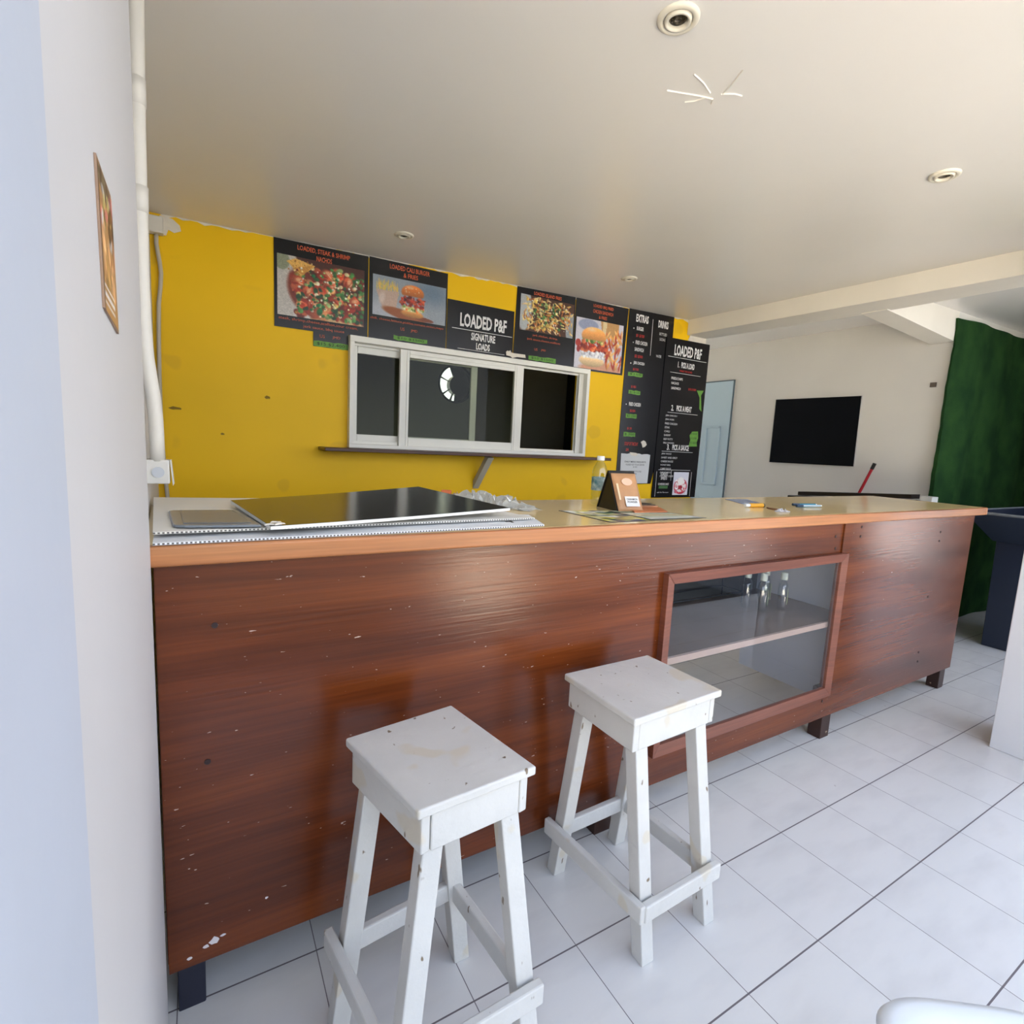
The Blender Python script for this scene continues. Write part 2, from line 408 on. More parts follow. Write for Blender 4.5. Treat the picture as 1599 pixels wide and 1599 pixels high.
# yellow wall with the serving hatch opening
bm = B()
box(bm, -0.6, 0.80, 3.34, 3.46, 0, 2.6); box(bm, 2.585, 3.90, 3.34, 3.46, 0, 2.6)
box(bm, 0.80, 2.585, 3.34, 3.46, 0, 1.285); box(bm, 0.80, 2.585, 3.34, 3.46, 1.93, 2.6)
struct('wall_back', bm, M_YEL)
# left walls
bm = B(); prism_xy(bm, [(-0.40,0.30),(-0.087,0.30),(-0.087,1.22),(-0.095,1.24),(-0.40,1.24)], 0, 2.6)
struct('wall_left', bm, M_WALL, bevel=0.006)
bm = B(); prism_xy(bm, [(-0.40,1.24),(-0.112,1.24),(-0.118,1.65),(-0.19,3.34),(-0.40,3.34)], 0, 2.6)
struct('wall_left_rear', bm, M_WALL)
M_PIER = mat('daylight_tinted_pier_paint', (186,193,204), 0.5, noise=0.04, nscale=3, bump=0.3, bscale=5)  # bluish daylight on the pier is put into its base colour
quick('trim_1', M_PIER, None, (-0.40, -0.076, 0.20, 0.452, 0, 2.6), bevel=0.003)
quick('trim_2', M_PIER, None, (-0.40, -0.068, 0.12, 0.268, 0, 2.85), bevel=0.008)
quick('wall_front_left', M_WALL, None, (-3.0, -0.40, 0.2, 0.45, 0, 2.85))
quick('wall_outer_left', M_DARK, None, (-0.75, -0.60, 0.4, 6.5, 0, 2.85))
# kitchen behind the hatch
def ring_wall(name, x0, x1, z0, z1, cx, cz, r, y0, y1, m):
    bm = B(); N = 48
    for y in (y0, y1):
        pass
    def sq(k):
        a = 2*PI*k/N; c, s = math.cos(a), math.sin(a)
        t = min((x1-cx)/c if c > 1e-6 else 1e9, (x0-cx)/c if c < -1e-6 else 1e9, (z1-cz)/s if s > 1e-6 else 1e9, (z0-cz)/s if s < -1e-6 else 1e9)
        return cx+c*t, cz+s*t
    ins = [[bm.verts.new((cx+r*math.cos(2*PI*k/N), y, cz+r*math.sin(2*PI*k/N))) for k in range(N)] for y in (y0,y1)]
    out = [[bm.verts.new((sq(k)[0], y, sq(k)[1])) for k in range(N)] for y in (y0,y1)]
    for k in range(N):
        j = (k+1)%N
        bm.faces.new((ins[0][k], ins[0][j], out[0][j], out[0][k])); bm.faces.new((ins[1][k], out[1][k], out[1][j], ins[1][j]))
        bm.faces.new((ins[0][k], ins[1][k], ins[1][j], ins[0][j])); bm.faces.new((out[0][k], out[0][j], out[1][j], out[1][k]))
    # square off the four corners
    for sx, sz in ((x0,z0),(x1,z0),(x1,z1),(x0,z1)):
        box(bm, min(sx, sx+(0.4 if sx==x0 else -0.4))-0.2, max(sx, sx+(0.4 if sx==x0 else -0.4))+0.2, y0, y1, min(sz, sz+(0.3 if sz==z0 else -0.2)), max(sz, sz+(0.3 if sz==z0 else -0.2)))
    return struct(name, bm, m)
ring_wall('wall_kitchen_back', -0.6, 3.9, 0, 2.6, 2.33, 1.935, 0.185, 5.2, 5.32, M_KIT)
quick('wall_kitchen_right', M_WALLB, None, (3.80, 3.90, 3.46, 5.32, 0, 2.6))
quick('wall_kitchen_lining', M_DARK, None, (3.77, 3.80, 3.46, 5.2, 0, 2.5))
# exhaust fan in the kitchen's outer wall, blades standing still
t = thing('exhaust_fan', 'round exhaust fan seen behind the serving hatch glass with daylight through it', 'fan', (2.33, 5.19, 1.935))
bm = B()
for k in range(36):
    a0, a1 = 2*PI*k/36, 2*PI*(k+1)/36
    f = lambda a, r, y: (2.33+r*math.cos(a), y, 1.935+r*math.sin(a))
    for (ra, rb, y) in ((0.178, 0.2, 5.185),):
        vs = [bm.verts.new(f(*q)) for q in ((a0,ra,y),(a1,ra,y),(a1,rb,y),(a0,rb,y),(a0,ra,5.3),(a1,ra,5.3))]
        bm.faces.new(vs[:4]); bm.faces.new((vs[0],vs[4],vs[5],vs[1]))
obj('housing_ring', bm, M_BLACKP, t)
bm = B(); lathe_pts = []
tube(bm, [(2.375,5.21,1.925),(2.375,5.29,1.925)], 0.105, 24)
obj('motor_hub', bm, M_BLACKP, t)
for k, (a, wd) in enumerate(((0.0,1.35),(1.2,1.35),(2.75,0.10),(3.85,0.12),(4.5,0.14),(5.3,1.1))):
    bm = B()
    p = [(2.345+0.05*math.cos(a-wd/2), 1.93+0.05*math.sin(a-wd/2)), (2.33+0.186*math.cos(a-wd/2), 1.935+0.186*math.sin(a-wd/2)), (2.33+0.186*math.cos(a), 1.935+0.186*math.sin(a)), (2.33+0.186*math.cos(a+wd/2), 1.935+0.186*math.sin(a+wd/2)), (2.345+0.05*math.cos(a+wd/2), 1.93+0.05*math.sin(a+wd/2))]
    prism_xz(bm, p, 5.24, 5.246); obj('blade', bm, M_BLACKP, t)

# beam across the room, second beam, back room
bm = B(); hexa(bm, [(3.665,3.34,2.355),(3.90,3.34,2.355),(4.00,2.05,2.355),(3.95,0.45,2.355),(3.745,0.45,2.355)][::1], [(3.665,3.34,2.7),(3.90,3.34,2.7),(4.00,2.05,2.7),(3.95,0.45,2.7),(3.745,0.45,2.7)])
struct('trim_3', bm, M_BEAM, bevel=0.004)
bm = B(); hexa(bm, [(3.94,1.9,2.35),(5.0,1.9,2.288),(5.0,2.06,2.288),(3.94,2.06,2.35)], [(3.94,1.9,2.7),(5.0,1.9,2.7),(5.0,2.06,2.7),(3.94,2.06,2.7)]); struct('trim_4', bm, M_BEAM)
quick('wall_right', M_WALLB, None, (5.0, 5.16, 2.04, 7.6, 0, 2.7))
quick('wall_turf', M_WALLB, None, (5.0, 9.0, 1.9, 2.04, 0, 2.7))
bm = B(); box(bm, 3.9, 5.0, 6.6, 6.75, 2.05, 2.7); box(bm, 4.75, 5.0, 6.6, 6.75, 0, 2.05)
struct('wall_back_room', bm, M_WALLB)
quick('wall_corridor', M_WALLB, None, (3.80, 3.9, 5.32, 7.6, 0, 2.7))
quick('wall_pillar_right', M_WALL, None, (3.285, 3.62, 0.35, 0.86, 0, 2.85), bevel=0.004)
# back room door
t = thing('door_1', None, None, (5.0, 4.25, 0)); t['kind'] = 'structure'
bm = B(); box(bm, 4.985, 5.02, 3.831, 4.65, 0.0, 2.14); struct('door_leaf', bm, M_BLUEDOOR, t, bevel=0.004)
bm = B()
for (ya, yb, za, zb) in ((3.94,4.14,0.99,1.65),(3.94,4.14,0.15,0.85),(4.24,4.52,0.99,1.65),(4.24,4.52,0.15,0.85)):
    for q in ((ya,yb,za,za+0.022),(ya,yb,zb-0.022,zb),(ya,ya+0.022,za,zb),(yb-0.022,yb,za,zb)): box(bm, 4.975, 4.986, *q)
struct('door_moulding', bm, M_BLUEDOOR, t, bevel=0.003)
bm = B(); box(bm, 4.984, 4.999, 3.822, 3.832, 0, 2.15); box(bm, 4.984, 4.999, 3.822, 4.65, 2.14, 2.15)
struct('door_gap', bm, mat('shadow_line_paint', (92,112,122), 0.8), t)

# bare plaster around the yellow wall's edges
def ragged(x0, x1, zc, amp, n, seed, y=3.3385):
    r = random.Random(seed); topp = []; bot = []
    for i in range(n+1):
        x = x0+(x1-x0)*i/n; topp.append((x, zc(x)+0.01)); bot.append((x, zc(x)-abs(r.gauss(0.4,0.5))*amp))
    return topp, bot
bm = B()
tp, bt = ragged(-0.14, 3.66, lambda x: CZ(x), 0.011, 120, 3)
for i in range(len(tp)-1):
    vs = [bm.verts.new((*q[:1], 3.3375, q[1])) for q in (tp[i], bt[i], bt[i+1], tp[i+1])]; bm.faces.new(vs)
def patch(bm, pts, y=3.336):
    hexa(bm, [(x,y,z) for x,z in pts], [(x,3.341,z) for x,z in pts])
patch(bm, [(3.57,2.49),(3.62,2.47),(3.66,2.46),(3.70,2.42),(3.685,2.38),(3.70,2.35),(3.68,2.31),(3.91,2.31),(3.91,2.49)])
patch(bm, [(-0.145,2.39),(-0.09,2.385),(-0.06,2.36),(-0.055,2.335),(-0.085,2.32),(-0.11,2.33),(-0.12,2.30),(-0.145,2.30)])
struct('trim_5', bm, M_PLASTER)
# chips in the yellow paint
for (x, z, a, b_) in ((-0.105,1.444,0.028,0.008),(0.339,1.538,0.014,0.009),(0.112,1.321,0.009,0.006)):
    bm = B(); pts = [(x+a*math.cos(k*PI/5)*(1+0.2*math.sin(k*3)), z+b_*math.sin(k*PI/5)*(1+0.25*math.cos(k*2))) for k in range(10)]
    patch(bm, pts, 3.338); struct('trim_6', bm, mat('chipped_paint', (150,118,40), 0.9))

# ------------------------------------------------------------------ serving hatch window
t = thing('window_1', None, None, (1.69, 3.34, 1.28)); t['kind'] = 'structure'
bm = B()
for b_ in ((0.785,2.60,3.29,3.40,1.905,1.940),(0.785,2.60,3.29,3.40,1.275,1.298),(0.785,0.812,3.29,3.40,1.298,1.905),(2.573,2.60,3.29,3.40,1.298,1.905),
           (0.812,2.573,3.40,3.425,1.298,1.316),(0.812,2.573,3.345,3.35,1.298,1.318),(0.812,2.573,3.345,3.35,1.89,1.905),(2.53,2.573,3.335,3.34,1.298,1.905),(2.53,2.573,3.365,3.37,1.298,1.905)): box(bm, *b_)
struct('window_frame', bm, M_ALU, t, bevel=0.002)
bm = B()   # rear sash, left
for b_ in ((0.815,0.848,3.365,3.39,1.305,1.90),(1.625,1.672,3.365,3.39,1.305,1.90),(0.849,1.624,3.365,3.39,1.305,1.358),(0.849,1.624,3.365,3.39,1.850,1.90)): box(bm, *b_)
s1 = struct('rear_sash', bm, M_ALU, t, bevel=0.003)
bm = B(); box(bm, 0.846, 1.627, 3.375, 3.380, 1.356, 1.852); struct('glass_pane', bm, M_GLASSW, s1)
bm = B()   # front sash, slid to the middle
for b_ in ((1.105,1.165,3.318,3.345,1.288,1.903),(1.945,2.018,3.318,3.345,1.288,1.903),(1.166,1.944,3.318,3.345,1.288,1.352),(1.166,1.944,3.318,3.345,1.856,1.903),
           (1.147,1.154,3.314,3.3175,1.30,1.895),(1.958,1.965,3.314,3.3175,1.30,1.895),(1.17,1.94,3.314,3.3175,1.876,1.882)): box(bm, *b_)
s2 = struct('front_sash', bm, M_ALU, t, bevel=0.003)
bm = B(); box(bm, 1.163, 1.947, 3.329, 3.334, 1.350, 1.858); struct('glass_pane', bm, M_GLASSW, s2)
# shelf under the hatch
t = thing('wall_shelf', 'narrow dark brown shelf board below the serving hatch window', 'shelf', (1.69, 3.24, 1.25))
bm = B(); box(bm, 0.615, 2.74, 3.14, 3.34, 1.2535, 1.2735); obj('shelf_board', bm, mat('shelf_varnish', (84,50,34), 0.35, noise=0.3, nscale=4), t, bevel=0.003)
bm = B(); hexa(bm, [(1.655,3.335,1.02),(1.70,3.335,1.02),(1.70,3.335,1.075),(1.655,3.335,1.075)], [(1.675,3.16,1.245),(1.72,3.16,1.245),(1.72,3.205,1.2535),(1.675,3.205,1.2535)])
o = obj('bracket', bm, mat('grey_white_bracket', (176,172,156), 0.5), t); o['label'] = 'grey white diagonal strut'

# ------------------------------------------------------------------ pipes and boxes in the left corner
ys = 1.65
bm = B(); tube(bm, [(-0.104,ys,2.412),(-0.104,ys,2.327),(-0.106,ys,2.22),(-0.108,ys,2.122),(-0.110,ys,2.0),(-0.111,ys,1.908),(-0.112,ys,1.78),(-0.113,ys,1.685),(-0.112,ys,1.59),(-0.109,ys,1.516),(-0.103,ys,1.462),(-0.098,ys,1.42),(-0.095,ys,1.37),(-0.094,ys,1.325),(-0.094,ys,1.258)], 0.0165, 16)
t = thing('electrical_conduit', 'thick white conduit pipe running down the left corner to the switch box', 'pipe', (-0.094, ys, 1.258))
obj('pipe', bm, M_PIPE, t, smooth=True)
bm = B(); tube(bm, [(-0.112,ys,1.86),(-0.1105,ys,1.92)], 0.0185, 16); obj('coupling', bm, M_PIPE, t, smooth=True)
bm = B(); tube(bm, [(-0.108,ys,2.10),(-0.108,ys,2.16)], 0.0182, 16); obj('coupling', bm, M_PIPE, t, smooth=True)
t = thing('junction_box', 'square off-white wall box at the lower end of the conduit pipe', 'box', (-0.092, 1.65, 1.20))
bm = B(); box(bm, -0.122, -0.068, 1.635, 1.68, 1.200, 1.262); obj('box_body', bm, M_PIPE, t, bevel=0.003)
bm = B(); tube(bm, [(-0.093,1.632,1.230),(-0.093,1.637,1.230)], 0.014, 16); obj('cover_disc', bm, mat('grey_disc', (196,198,200), 0.5), t)
bm = B(); hexa(bm, [(-0.067,1.64,1.262),(-0.064,1.64,1.262),(-0.059,1.64,1.20),(-0.062,1.64,1.195)], [(-0.067,1.67,1.262),(-0.064,1.67,1.262),(-0.059,1.67,1.20),(-0.062,1.67,1.195)]); obj('loose_flap', bm, M_PIPE, t)
t = thing('wall_box', 'small white box in the top left corner of the yellow wall', 'box', (-0.16, 3.33, 2.29))
bm = B(); box(bm, -0.192, -0.130, 3.285, 3.338, 2.292, 2.37); obj('box_body', bm, M_PIPE, t, bevel=0.003)
bm = B(); box(bm, -0.189, -0.133, 3.281, 3.286, 2.296, 2.366); obj('box_cover', bm, M_PIPE, t, bevel=0.001)
bm = B(); tube(bm, [(-0.160,3.322,2.30),(-0.162,3.322,2.25),(-0.150,3.322,2.16),(-0.146,3.322,2.11),(-0.150,3.322,2.05),(-0.160,3.322,1.96),(-0.165,3.322,1.80),(-0.168,3.322,1.6),(-0.168,3.322,1.3),(-0.158,3.322,1.1),(-0.150,3.322,0.95),(-0.150,3.322,0.02)], 0.0095, 12)
tag(obj('thin_conduit', bm, mat('grey_pipe_paint', (196,186,166), 0.5), None, smooth=True), 'thin pale conduit running down the left edge of the yellow wall', 'pipe')

# ------------------------------------------------------------------ ceiling lights and scar
def downlight(x, y, label):
    z = CZ(x)
    t = thing('recessed_downlight', label, 'ceiling light', (x, y, z), 'recessed downlights in the white ceiling')
    bm = B(); lathe(bm, [(0.052,0.0),(0.052,-0.004),(0.048,-0.008),(0.040,-0.009),(0.036,-0.006),(0.036,0.002)], x, y, z, 40)
    # open centre ring: rebuild without caps
    for f in [f for f in bm.faces if len(f.verts) > 4]: bm.faces.remove(f)
    obj('outer_ring', bm, mat('cream_fitting', (224,217,200), 0.35), t, smooth=True)
    bm = B(); lathe(bm, [(0.034,-0.004),(0.032,-0.012),(0.026,-0.012),(0.024,-0.006),(0.023,0.0)], x, y, z, 40)
    for f in [f for f in bm.faces if len(f.verts) > 4]: bm.faces.remove(f)
    obj('gimbal_ring', bm, mat('cream_fitting', (224,217,200), 0.35), t, smooth=True)
    bm = B(); lathe(bm, [(0.0,-0.0015),(0.010,-0.0015),(0.013,-0.003),(0.016,-0.001),(0.020,-0.004),(0.0225,-0.002)], x, y, z, 24)
    obj('lamp', bm, mat('dull_lamp_metal', (112,104,90), 0.25, metal=0.6, rgb2=(30,28,24), nscale=90), t, smooth=True)
downlight(1.055, 1.081, 'recessed downlight nearest the top edge, above the ceiling scar')
downlight(2.49, 1.063, 'recessed downlight at the far right of the ceiling, nearest the beam side')
downlight(0.965, 2.888, 'recessed downlight above the two leftmost menu posters')
downlight(2.44, 2.752, 'recessed downlight above the burger sandwich poster and extras list')
bm = B()
def ridge(bm, pts, wd):
    for (a, b_) in zip(pts, pts[1:]):
        a2, b2 = Vector((*a, CZ(a[0]))), Vector((*b_, CZ(b_[0]))); d = (b2-a2); n = Vector((-d.y, d.x, 0)).normalized()*wd/2
        va = [bm.verts.new(p) for p in (a2-n, a2+n, a2+Vector((0,0,-0.0035)))]; vb = [bm.verts.new(p) for p in (b2-n, b2+n, b2+Vector((0,0,-0.0035)))]
        bm.faces.new((va[0],vb[0],vb[2],va[2])); bm.faces.new((va[2],vb[2],vb[1],va[1]))
k = 2.4299
ridge(bm, [(1.238,1.291),(1.28,1.276),(1.33,1.258),(1.366,1.247)], 0.0035)
ridge(bm, [(1.248,1.198),(1.30,1.208),(1.355,1.228)], 0.0035)
ridge(bm, [(1.390,1.215),(1.375,1.17),(1.349,1.112)], 0.003)
ridge(bm, [(1.385,1.214),(1.42,1.19),(1.445,1.185)], 0.0028)
ridge(bm, [(1.366,1.247),(1.385,1.243),(1.40,1.262)], 0.0035)
ridge(bm, [(1.36,1.25),(1.345,1.28),(1.325,1.30)], 0.002)
o = obj_nr('ceiling_scar', bm, M_PLASTER, cam) if False else None
me = bpy.data.meshes.new('ceiling_scar'); bm.to_mesh(me); bm.free(); o = bpy.data.objects.new('ceiling_scar', me); C.objects.link(o); me.materials.append(mat('fresh_filler', (236,230,218), 0.4))
tag(o, 'star-shaped raised scar of white filler on the ceiling', 'ceiling mark')

# ------------------------------------------------------------------ menu boards
def board(name, label, x0, x1, z0, z1, extra=None, cat='menu board', y=3.34, group='black menu boards along the yellow wall'):
    t = thing(name, label, cat, ((x0+x1)/2, y, z0), group)
    bm = B()
    if extra: prism_xz(bm, extra, y-0.005, y-0.001)
    else: box(bm, x0, x1, y-0.005, y-0.001, z0, z1)
    o = obj('board_panel', bm, M_BOARD, t)
    return t
YL = 3.3342
def tape(t, x0, x1, z0, z1, txt=None, seed=0, slope=0.0):
    r = random.Random(seed); bm = B(); n = 7; up_, lo = [], []
    for i in range(n+1):
        x = x0+(x1-x0)*i/n; s = slope*(x-x0)
        up_.append((x, z1+s+r.uniform(-0.003,0.003))); lo.append((x, z0+s+r.uniform(-0.003,0.003)))
    prism_xz(bm, lo+up_[::-1], 3.3340, 3.3352); o = obj('price_tape', bm, M_TAPE, t); o['label'] = 'green tape strip'
    if txt:
        lettering(o, [(txt, (x0+x1)/2, (z0+z1)/2, (x1-x0)*0.8, (z1-z0)*0.6, 0.0)], M_INK, 3.3336, 'price_writing')

TOMATO = [(186,62,36),(150,44,26),(206,98,60),(120,34,24),(226,150,96)]
GREENS = [(44,98,48),(70,128,60),(24,70,40),(150,178,110)]
CREAM = [(232,214,160),(222,190,110),(240,226,190),(196,140,60)]
# 1 nachos
t = board('menu_board', 'menu board with the steak and shrimp nachos picture, leftmost poster', 0.378, 0.899, 1.852, 2.408,
          extra=[(0.378,1.936),(0.585,1.936),(0.585,1.854),(0.784,1.854),(0.784,1.943),(0.899,1.945),(0.899,2.415),(0.378,2.407)])
p = Paint(150, 104, (74,34,22), 4)
p.ell(0.06,0.5,0.20,0.80,(196,190,182),0,0.1).ell(0.05,0.1,0.09,0.16,(140,146,120)).ell(0.62,1.02,0.40,0.16,(206,170,120)).ell(0.27,0.98,0.1,0.10,(210,206,200))
p.ell(0.30,0.55,0.20,0.42,(120,46,28),-0.35,0.2)
p.blobs(120, 0.17,1.0,0.12,0.95,0.02,0.06,TOMATO,2.4).blobs(70,0.2,1.0,0.1,0.95,0.015,0.04,GREENS,2.2).blobs(60,0.2,0.95,0.1,0.95,0.012,0.03,CREAM,2.2)
p.poly([(0.10,0.10),(0.20,0.03),(0.42,0.10),(0.26,0.30)], (230,180,92)).poly([(0.16,0.20),(0.40,0.09),(0.28,0.29)], (206,146,66)).blobs(14,0.12,0.38,0.05,0.25,0.008,0.016,[(190,120,50),(240,210,140)])
for (cx,cy,a) in ((0.33,0.55,0.5),(0.58,0.36,1.1),(0.80,0.28,0.2),(0.55,0.20,1.9),(0.87,0.60,1.2),(0.40,0.74,0.1),(0.68,0.60,2.2),(0.22,0.40,1.5)):
    p.ell(cx,cy,0.070,0.125,(196,92,56),a,0.35,0.4).ell(cx+0.015,cy-0.025,0.030,0.075,(232,172,128),a,0.6).ell(cx-0.03,cy+0.04,0.012,0.08,(150,40,26),a,0.5).ell(cx+0.035,cy+0.03,0.008,0.06,(236,196,156),a+0.4,0.6)
p.blobs(90,0.2,1.0,0.15,0.95,0.008,0.026,GREENS+[(20,110,60)],2.6).blobs(60,0.2,1.0,0.12,0.95,0.006,0.016,[(230,220,190),(240,240,220),(120,30,20)],2.0)
p.grain(0.22)
p.mesh('food_picture', 0.394, 0.876, 2.003, 2.328, 3.3343, t, label='picture of loaded nachos with shrimp')
lettering(t, [('LOADED, STEAK & SHRIMP',0.645,2.378,0.29,0.030),('NACHOS',0.645,2.340,0.085,0.028),
              ('steak, shrimp,cheese,scallion,sour cream,',0.62,1.985,0.44,0.020,0.0),('jerk sauce, bbq sauce',0.645,1.955,0.23,0.020,0.0),('US',0.635,1.915,0.028,0.019,0.0),('JMD',0.715,1.915,0.045,0.019,0.0)], M_ORANGE, YL)
tape(t, 0.586, 0.783, 1.855, 1.886, '$15 $2,400', 1)
# 2 cali burger
t = board('menu_board', 'menu board with the cali burger and fries picture', 0.905, 1.415, 1.946, 2.418)
p = Paint(120, 62, (150,158,166), 5)
p.ell(0.8,0.2,0.4,0.5,(110,128,146),0,0.8).ell(0.2,0.9,0.6,0.4,(178,182,190),0,0.7)
for i in range(26): p.ell(0.06+0.011*i+p.r.uniform(-0.01,0.01),0.25+p.r.uniform(-0.04,0.06),0.008,0.17,(226+p.r.randint(-20,10),190,96),p.r.uniform(-0.35,0.35),0.4)
p.poly([(0.04,0.36),(0.34,0.34),(0.30,0.86),(0.13,0.80)], (196,168,150)).ell(0.12,0.55,0.05,0.2,(214,196,184),0.2,0.6)
p.ell(0.42,0.9,0.33,0.14,(150,84,44),0.18,0.2).ell(0.68,0.93,0.16,0.06,(120,60,34),0.1)
p.ell(0.53,0.84,0.17,0.11,(206,140,74),0.05,0.2,0.3).ell(0.53,0.72,0.18,0.09,(222,206,140),0,0.3)
p.blobs(26,0.38,0.68,0.66,0.76,0.014,0.03,[(200,206,120),(236,226,190),(110,140,60),(230,120,60)])
p.blobs(60,0.36,0.70,0.42,0.64,0.018,0.038,[(140,34,24),(182,58,34),(90,20,18),(206,90,50)])
p.ell(0.53,0.30,0.165,0.21,(196,110,48),0,0.12,0.35,y1=0.40).ell(0.49,0.17,0.07,0.05,(238,176,120),0,0.6)
p.blobs(16,0.42,0.62,0.15,0.3,0.006,0.01,[(240,220,170)]).grain(0.1)
p.mesh('food_picture', 0.927, 1.405, 2.089, 2.324, 3.3343, t, label='picture of a burger beside fries')
lettering(t, [('LOADED CALI BURGER',1.16,2.388,0.26,0.028),('& FRIES',1.165,2.350,0.095,0.027),('chili, cheese,lettuce,pickles,tomato,onion,mayo',1.155,2.067,0.48,0.017,0.0),('US',1.118,2.027,0.026,0.019,0.0),('JMD',1.195,2.024,0.044,0.019,0.0)], M_ORANGE, YL)
tape(t, 1.062, 1.285, 1.957, 1.982, '$10 $1500', 2)
# 3 signature loads
t = board('menu_board', 'short black heading board reading loaded and signature loads above the hatch', 1.419, 1.926, 1.946, 2.265)
lettering(t, [('LOADED P&F',1.69,2.150,0.355,0.088,0.03),('SIGNATURE',1.69,2.052,0.185,0.050,0.03),('LOADS',1.69,1.992,0.105,0.046,0.03)], M_WHITEP, YL,
          extra=((1.455,1.915,YL-0.0002,YL+0.0004,2.087,2.0905),(1.50,1.86,YL-0.0002,YL+0.0004,1.9605,1.963)))
bm = B(); prism_xz(bm, [(1.872,1.985),(1.885,1.995),(1.893,1.990),(1.905,1.999),(1.915,1.985),(1.935,1.983),(2.03,1.984),(2.035,1.962),(1.965,1.960),(1.94,1.953),(1.925,1.949),(1.91,1.958),(1.875,1.962)], 3.332, 3.3345)
tag(obj('torn_paper', bm, M_PLASTER, None), 'torn strip of white paper stuck across two menu boards above the hatch', 'paper')
# 4 island fries
t = board('menu_board', 'menu board with the island fries picture, above the right side of the hatch', 1.932, 2.452, 1.946, 2.44,
          extra=[(1.930,1.946),(2.456,1.946),(2.449,2.454),(1.941,2.440)])
p = Paint(110, 62, (70,40,24), 8)
p.ell(0.07,0.4,0.14,0.65,(176,180,182)).ell(0.95,0.75,0.1,0.5,(150,156,160))
for i in range(170):
    c = [(222,180,96),(240,214,140),(200,140,60),(232,200,150),(170,96,44)][p.r.randint(5)]
    p.ell(p.r.uniform(0.05,0.97),p.r.uniform(0.05,0.95),0.013,0.10,c,p.r.uniform(0,PI),0.4,0.2)
p.blobs(60,0.1,0.92,0.1,0.92,0.02,0.04,[(232,216,160),(214,180,90),(190,120,60)]).blobs(60,0.25,0.8,0.1,0.85,0.012,0.035,GREENS).blobs(40,0.1,0.9,0.1,0.95,0.008,0.016,[(250,244,220)]).grain(0.14)
p.mesh('food_picture', 1.972, 2.440, 2.153, 2.398, 3.3343, t, label='picture of loaded fries with herbs')
lettering(t, [('LOADED ISLAND FRIES',2.20,2.418,0.24,0.024),('jerk chicken, shrimp,',2.195,2.128,0.22,0.018,0.0),('jerk sauce,cheese,scallions',2.185,2.098,0.29,0.018,0.0),('US',2.12,2.033,0.026,0.017,0.0),('JMD',2.185,2.033,0.040,0.017,0.0)], M_ORANGE, YL)
tape(t, 2.06, 2.30, 1.955, 1.985, '$10 $1500', 3)
# 5 chicken sandwich
t = board('menu_board', 'menu board with the fried chicken sandwich picture, beside the extras list', 2.458, 2.975, 1.936, 2.457,
          extra=[(2.458,1.946),(2.603,1.946),(2.603,1.936),(2.960,1.938),(2.976,2.459),(2.454,2.455)])
p = Paint(96, 80, (206,204,214), 12)
p.ell(0.25,0.12,0.22,0.12,(150,158,186)).poly([(0.5,0.0),(0.9,0.0),(0.9,0.3),(0.55,0.3)], (196,150,96)).poly([(0.55,0.0),(0.64,0.0),(0.62,0.28),(0.56,0.28)], (226,206,160))
p.ell(0.6,1.0,0.55,0.18,(206,150,120),0,0.2)
for i in range(60): p.ell(p.r.uniform(0.66,1.0),p.r.uniform(0.2,0.9),0.022,0.12,[(226,160,80),(238,190,120),(196,96,50),(176,60,36)][p.r.randint(4)],p.r.uniform(-0.8,0.8),0.4,0.2)
p.ell(0.36,0.83,0.28,0.13,(232,200,150),0,0.15,0.3).ell(0.37,0.70,0.26,0.09,(232,232,236),0,0.3)
p.blobs(26,0.15,0.62,0.64,0.76,0.02,0.04,[(244,244,248),(214,214,226)])
p.blobs(70,0.12,0.66,0.42,0.62,0.025,0.05,[(176,52,30),(206,84,44),(140,36,24),(222,120,70)])
p.blobs(24,0.16,0.6,0.36,0.46,0.02,0.05,[(150,180,90),(90,130,56),(230,200,130)])
p.ell(0.38,0.33,0.27,0.19,(226,156,86),0,0.1,0.35,y1=0.42).ell(0.32,0.2,0.12,0.06,(246,206,150),0,0.7)
p.ell(0.06,0.5,0.06,0.08,(170,50,40)).ell(0.07,0.62,0.04,0.07,(150,40,36)).grain(0.1)
p.mesh('food_picture', 2.468, 2.936, 1.950, 2.320, 3.3343, t, label='picture of a fried chicken sandwich')
lettering(t, [('LOADED BBQ FRIED',2.72,2.424,0.20,0.026),('CHICKEN SANDWICH',2.72,2.385,0.20,0.026),('& FRIES',2.72,2.347,0.08,0.024)], M_ORANGE, YL)
# 6 extras and drinks
t = board('menu_board', 'tall black board listing extras and drinks with a torn lower edge', 2.975, 3.49, 1.05, 2.47,
          extra=[(2.972,1.05),(3.375,1.062),(3.43,1.30),(3.43,2.17),(3.491,2.20),(3.491,2.476),(2.984,2.465)])
lettering(t, [('EXTRAS',3.13,2.405,0.135,0.062,0.035),('DRINKS',3.37,2.395,0.115,0.060,0.035),('BURGER',3.115,2.325,0.075,0.030),('FRIED CHICKEN',3.14,2.215,0.13,0.030),('SANDWICH',3.12,2.160,0.10,0.030),('JERK CHICKEN',3.13,2.050,0.12,0.030),
              ('BOTTLED',3.375,2.318,0.085,0.022,0.0),('SODAS',3.372,2.275,0.065,0.022,0.0),('WATER',3.345,2.135,0.06,0.022,0.0),('FRIED CHICKEN',3.12,1.72,0.13,0.030),
              ('.',3.045,2.32,0.010,0.010),('.',3.05,2.21,0.010,0.010),('.',3.04,2.045,0.010,0.010),('.',3.025,1.715,0.010,0.010)], M_WHITEP, YL,
          extra=((3.246,3.2495,YL-0.0002,YL+0.0004,2.13,2.42),))
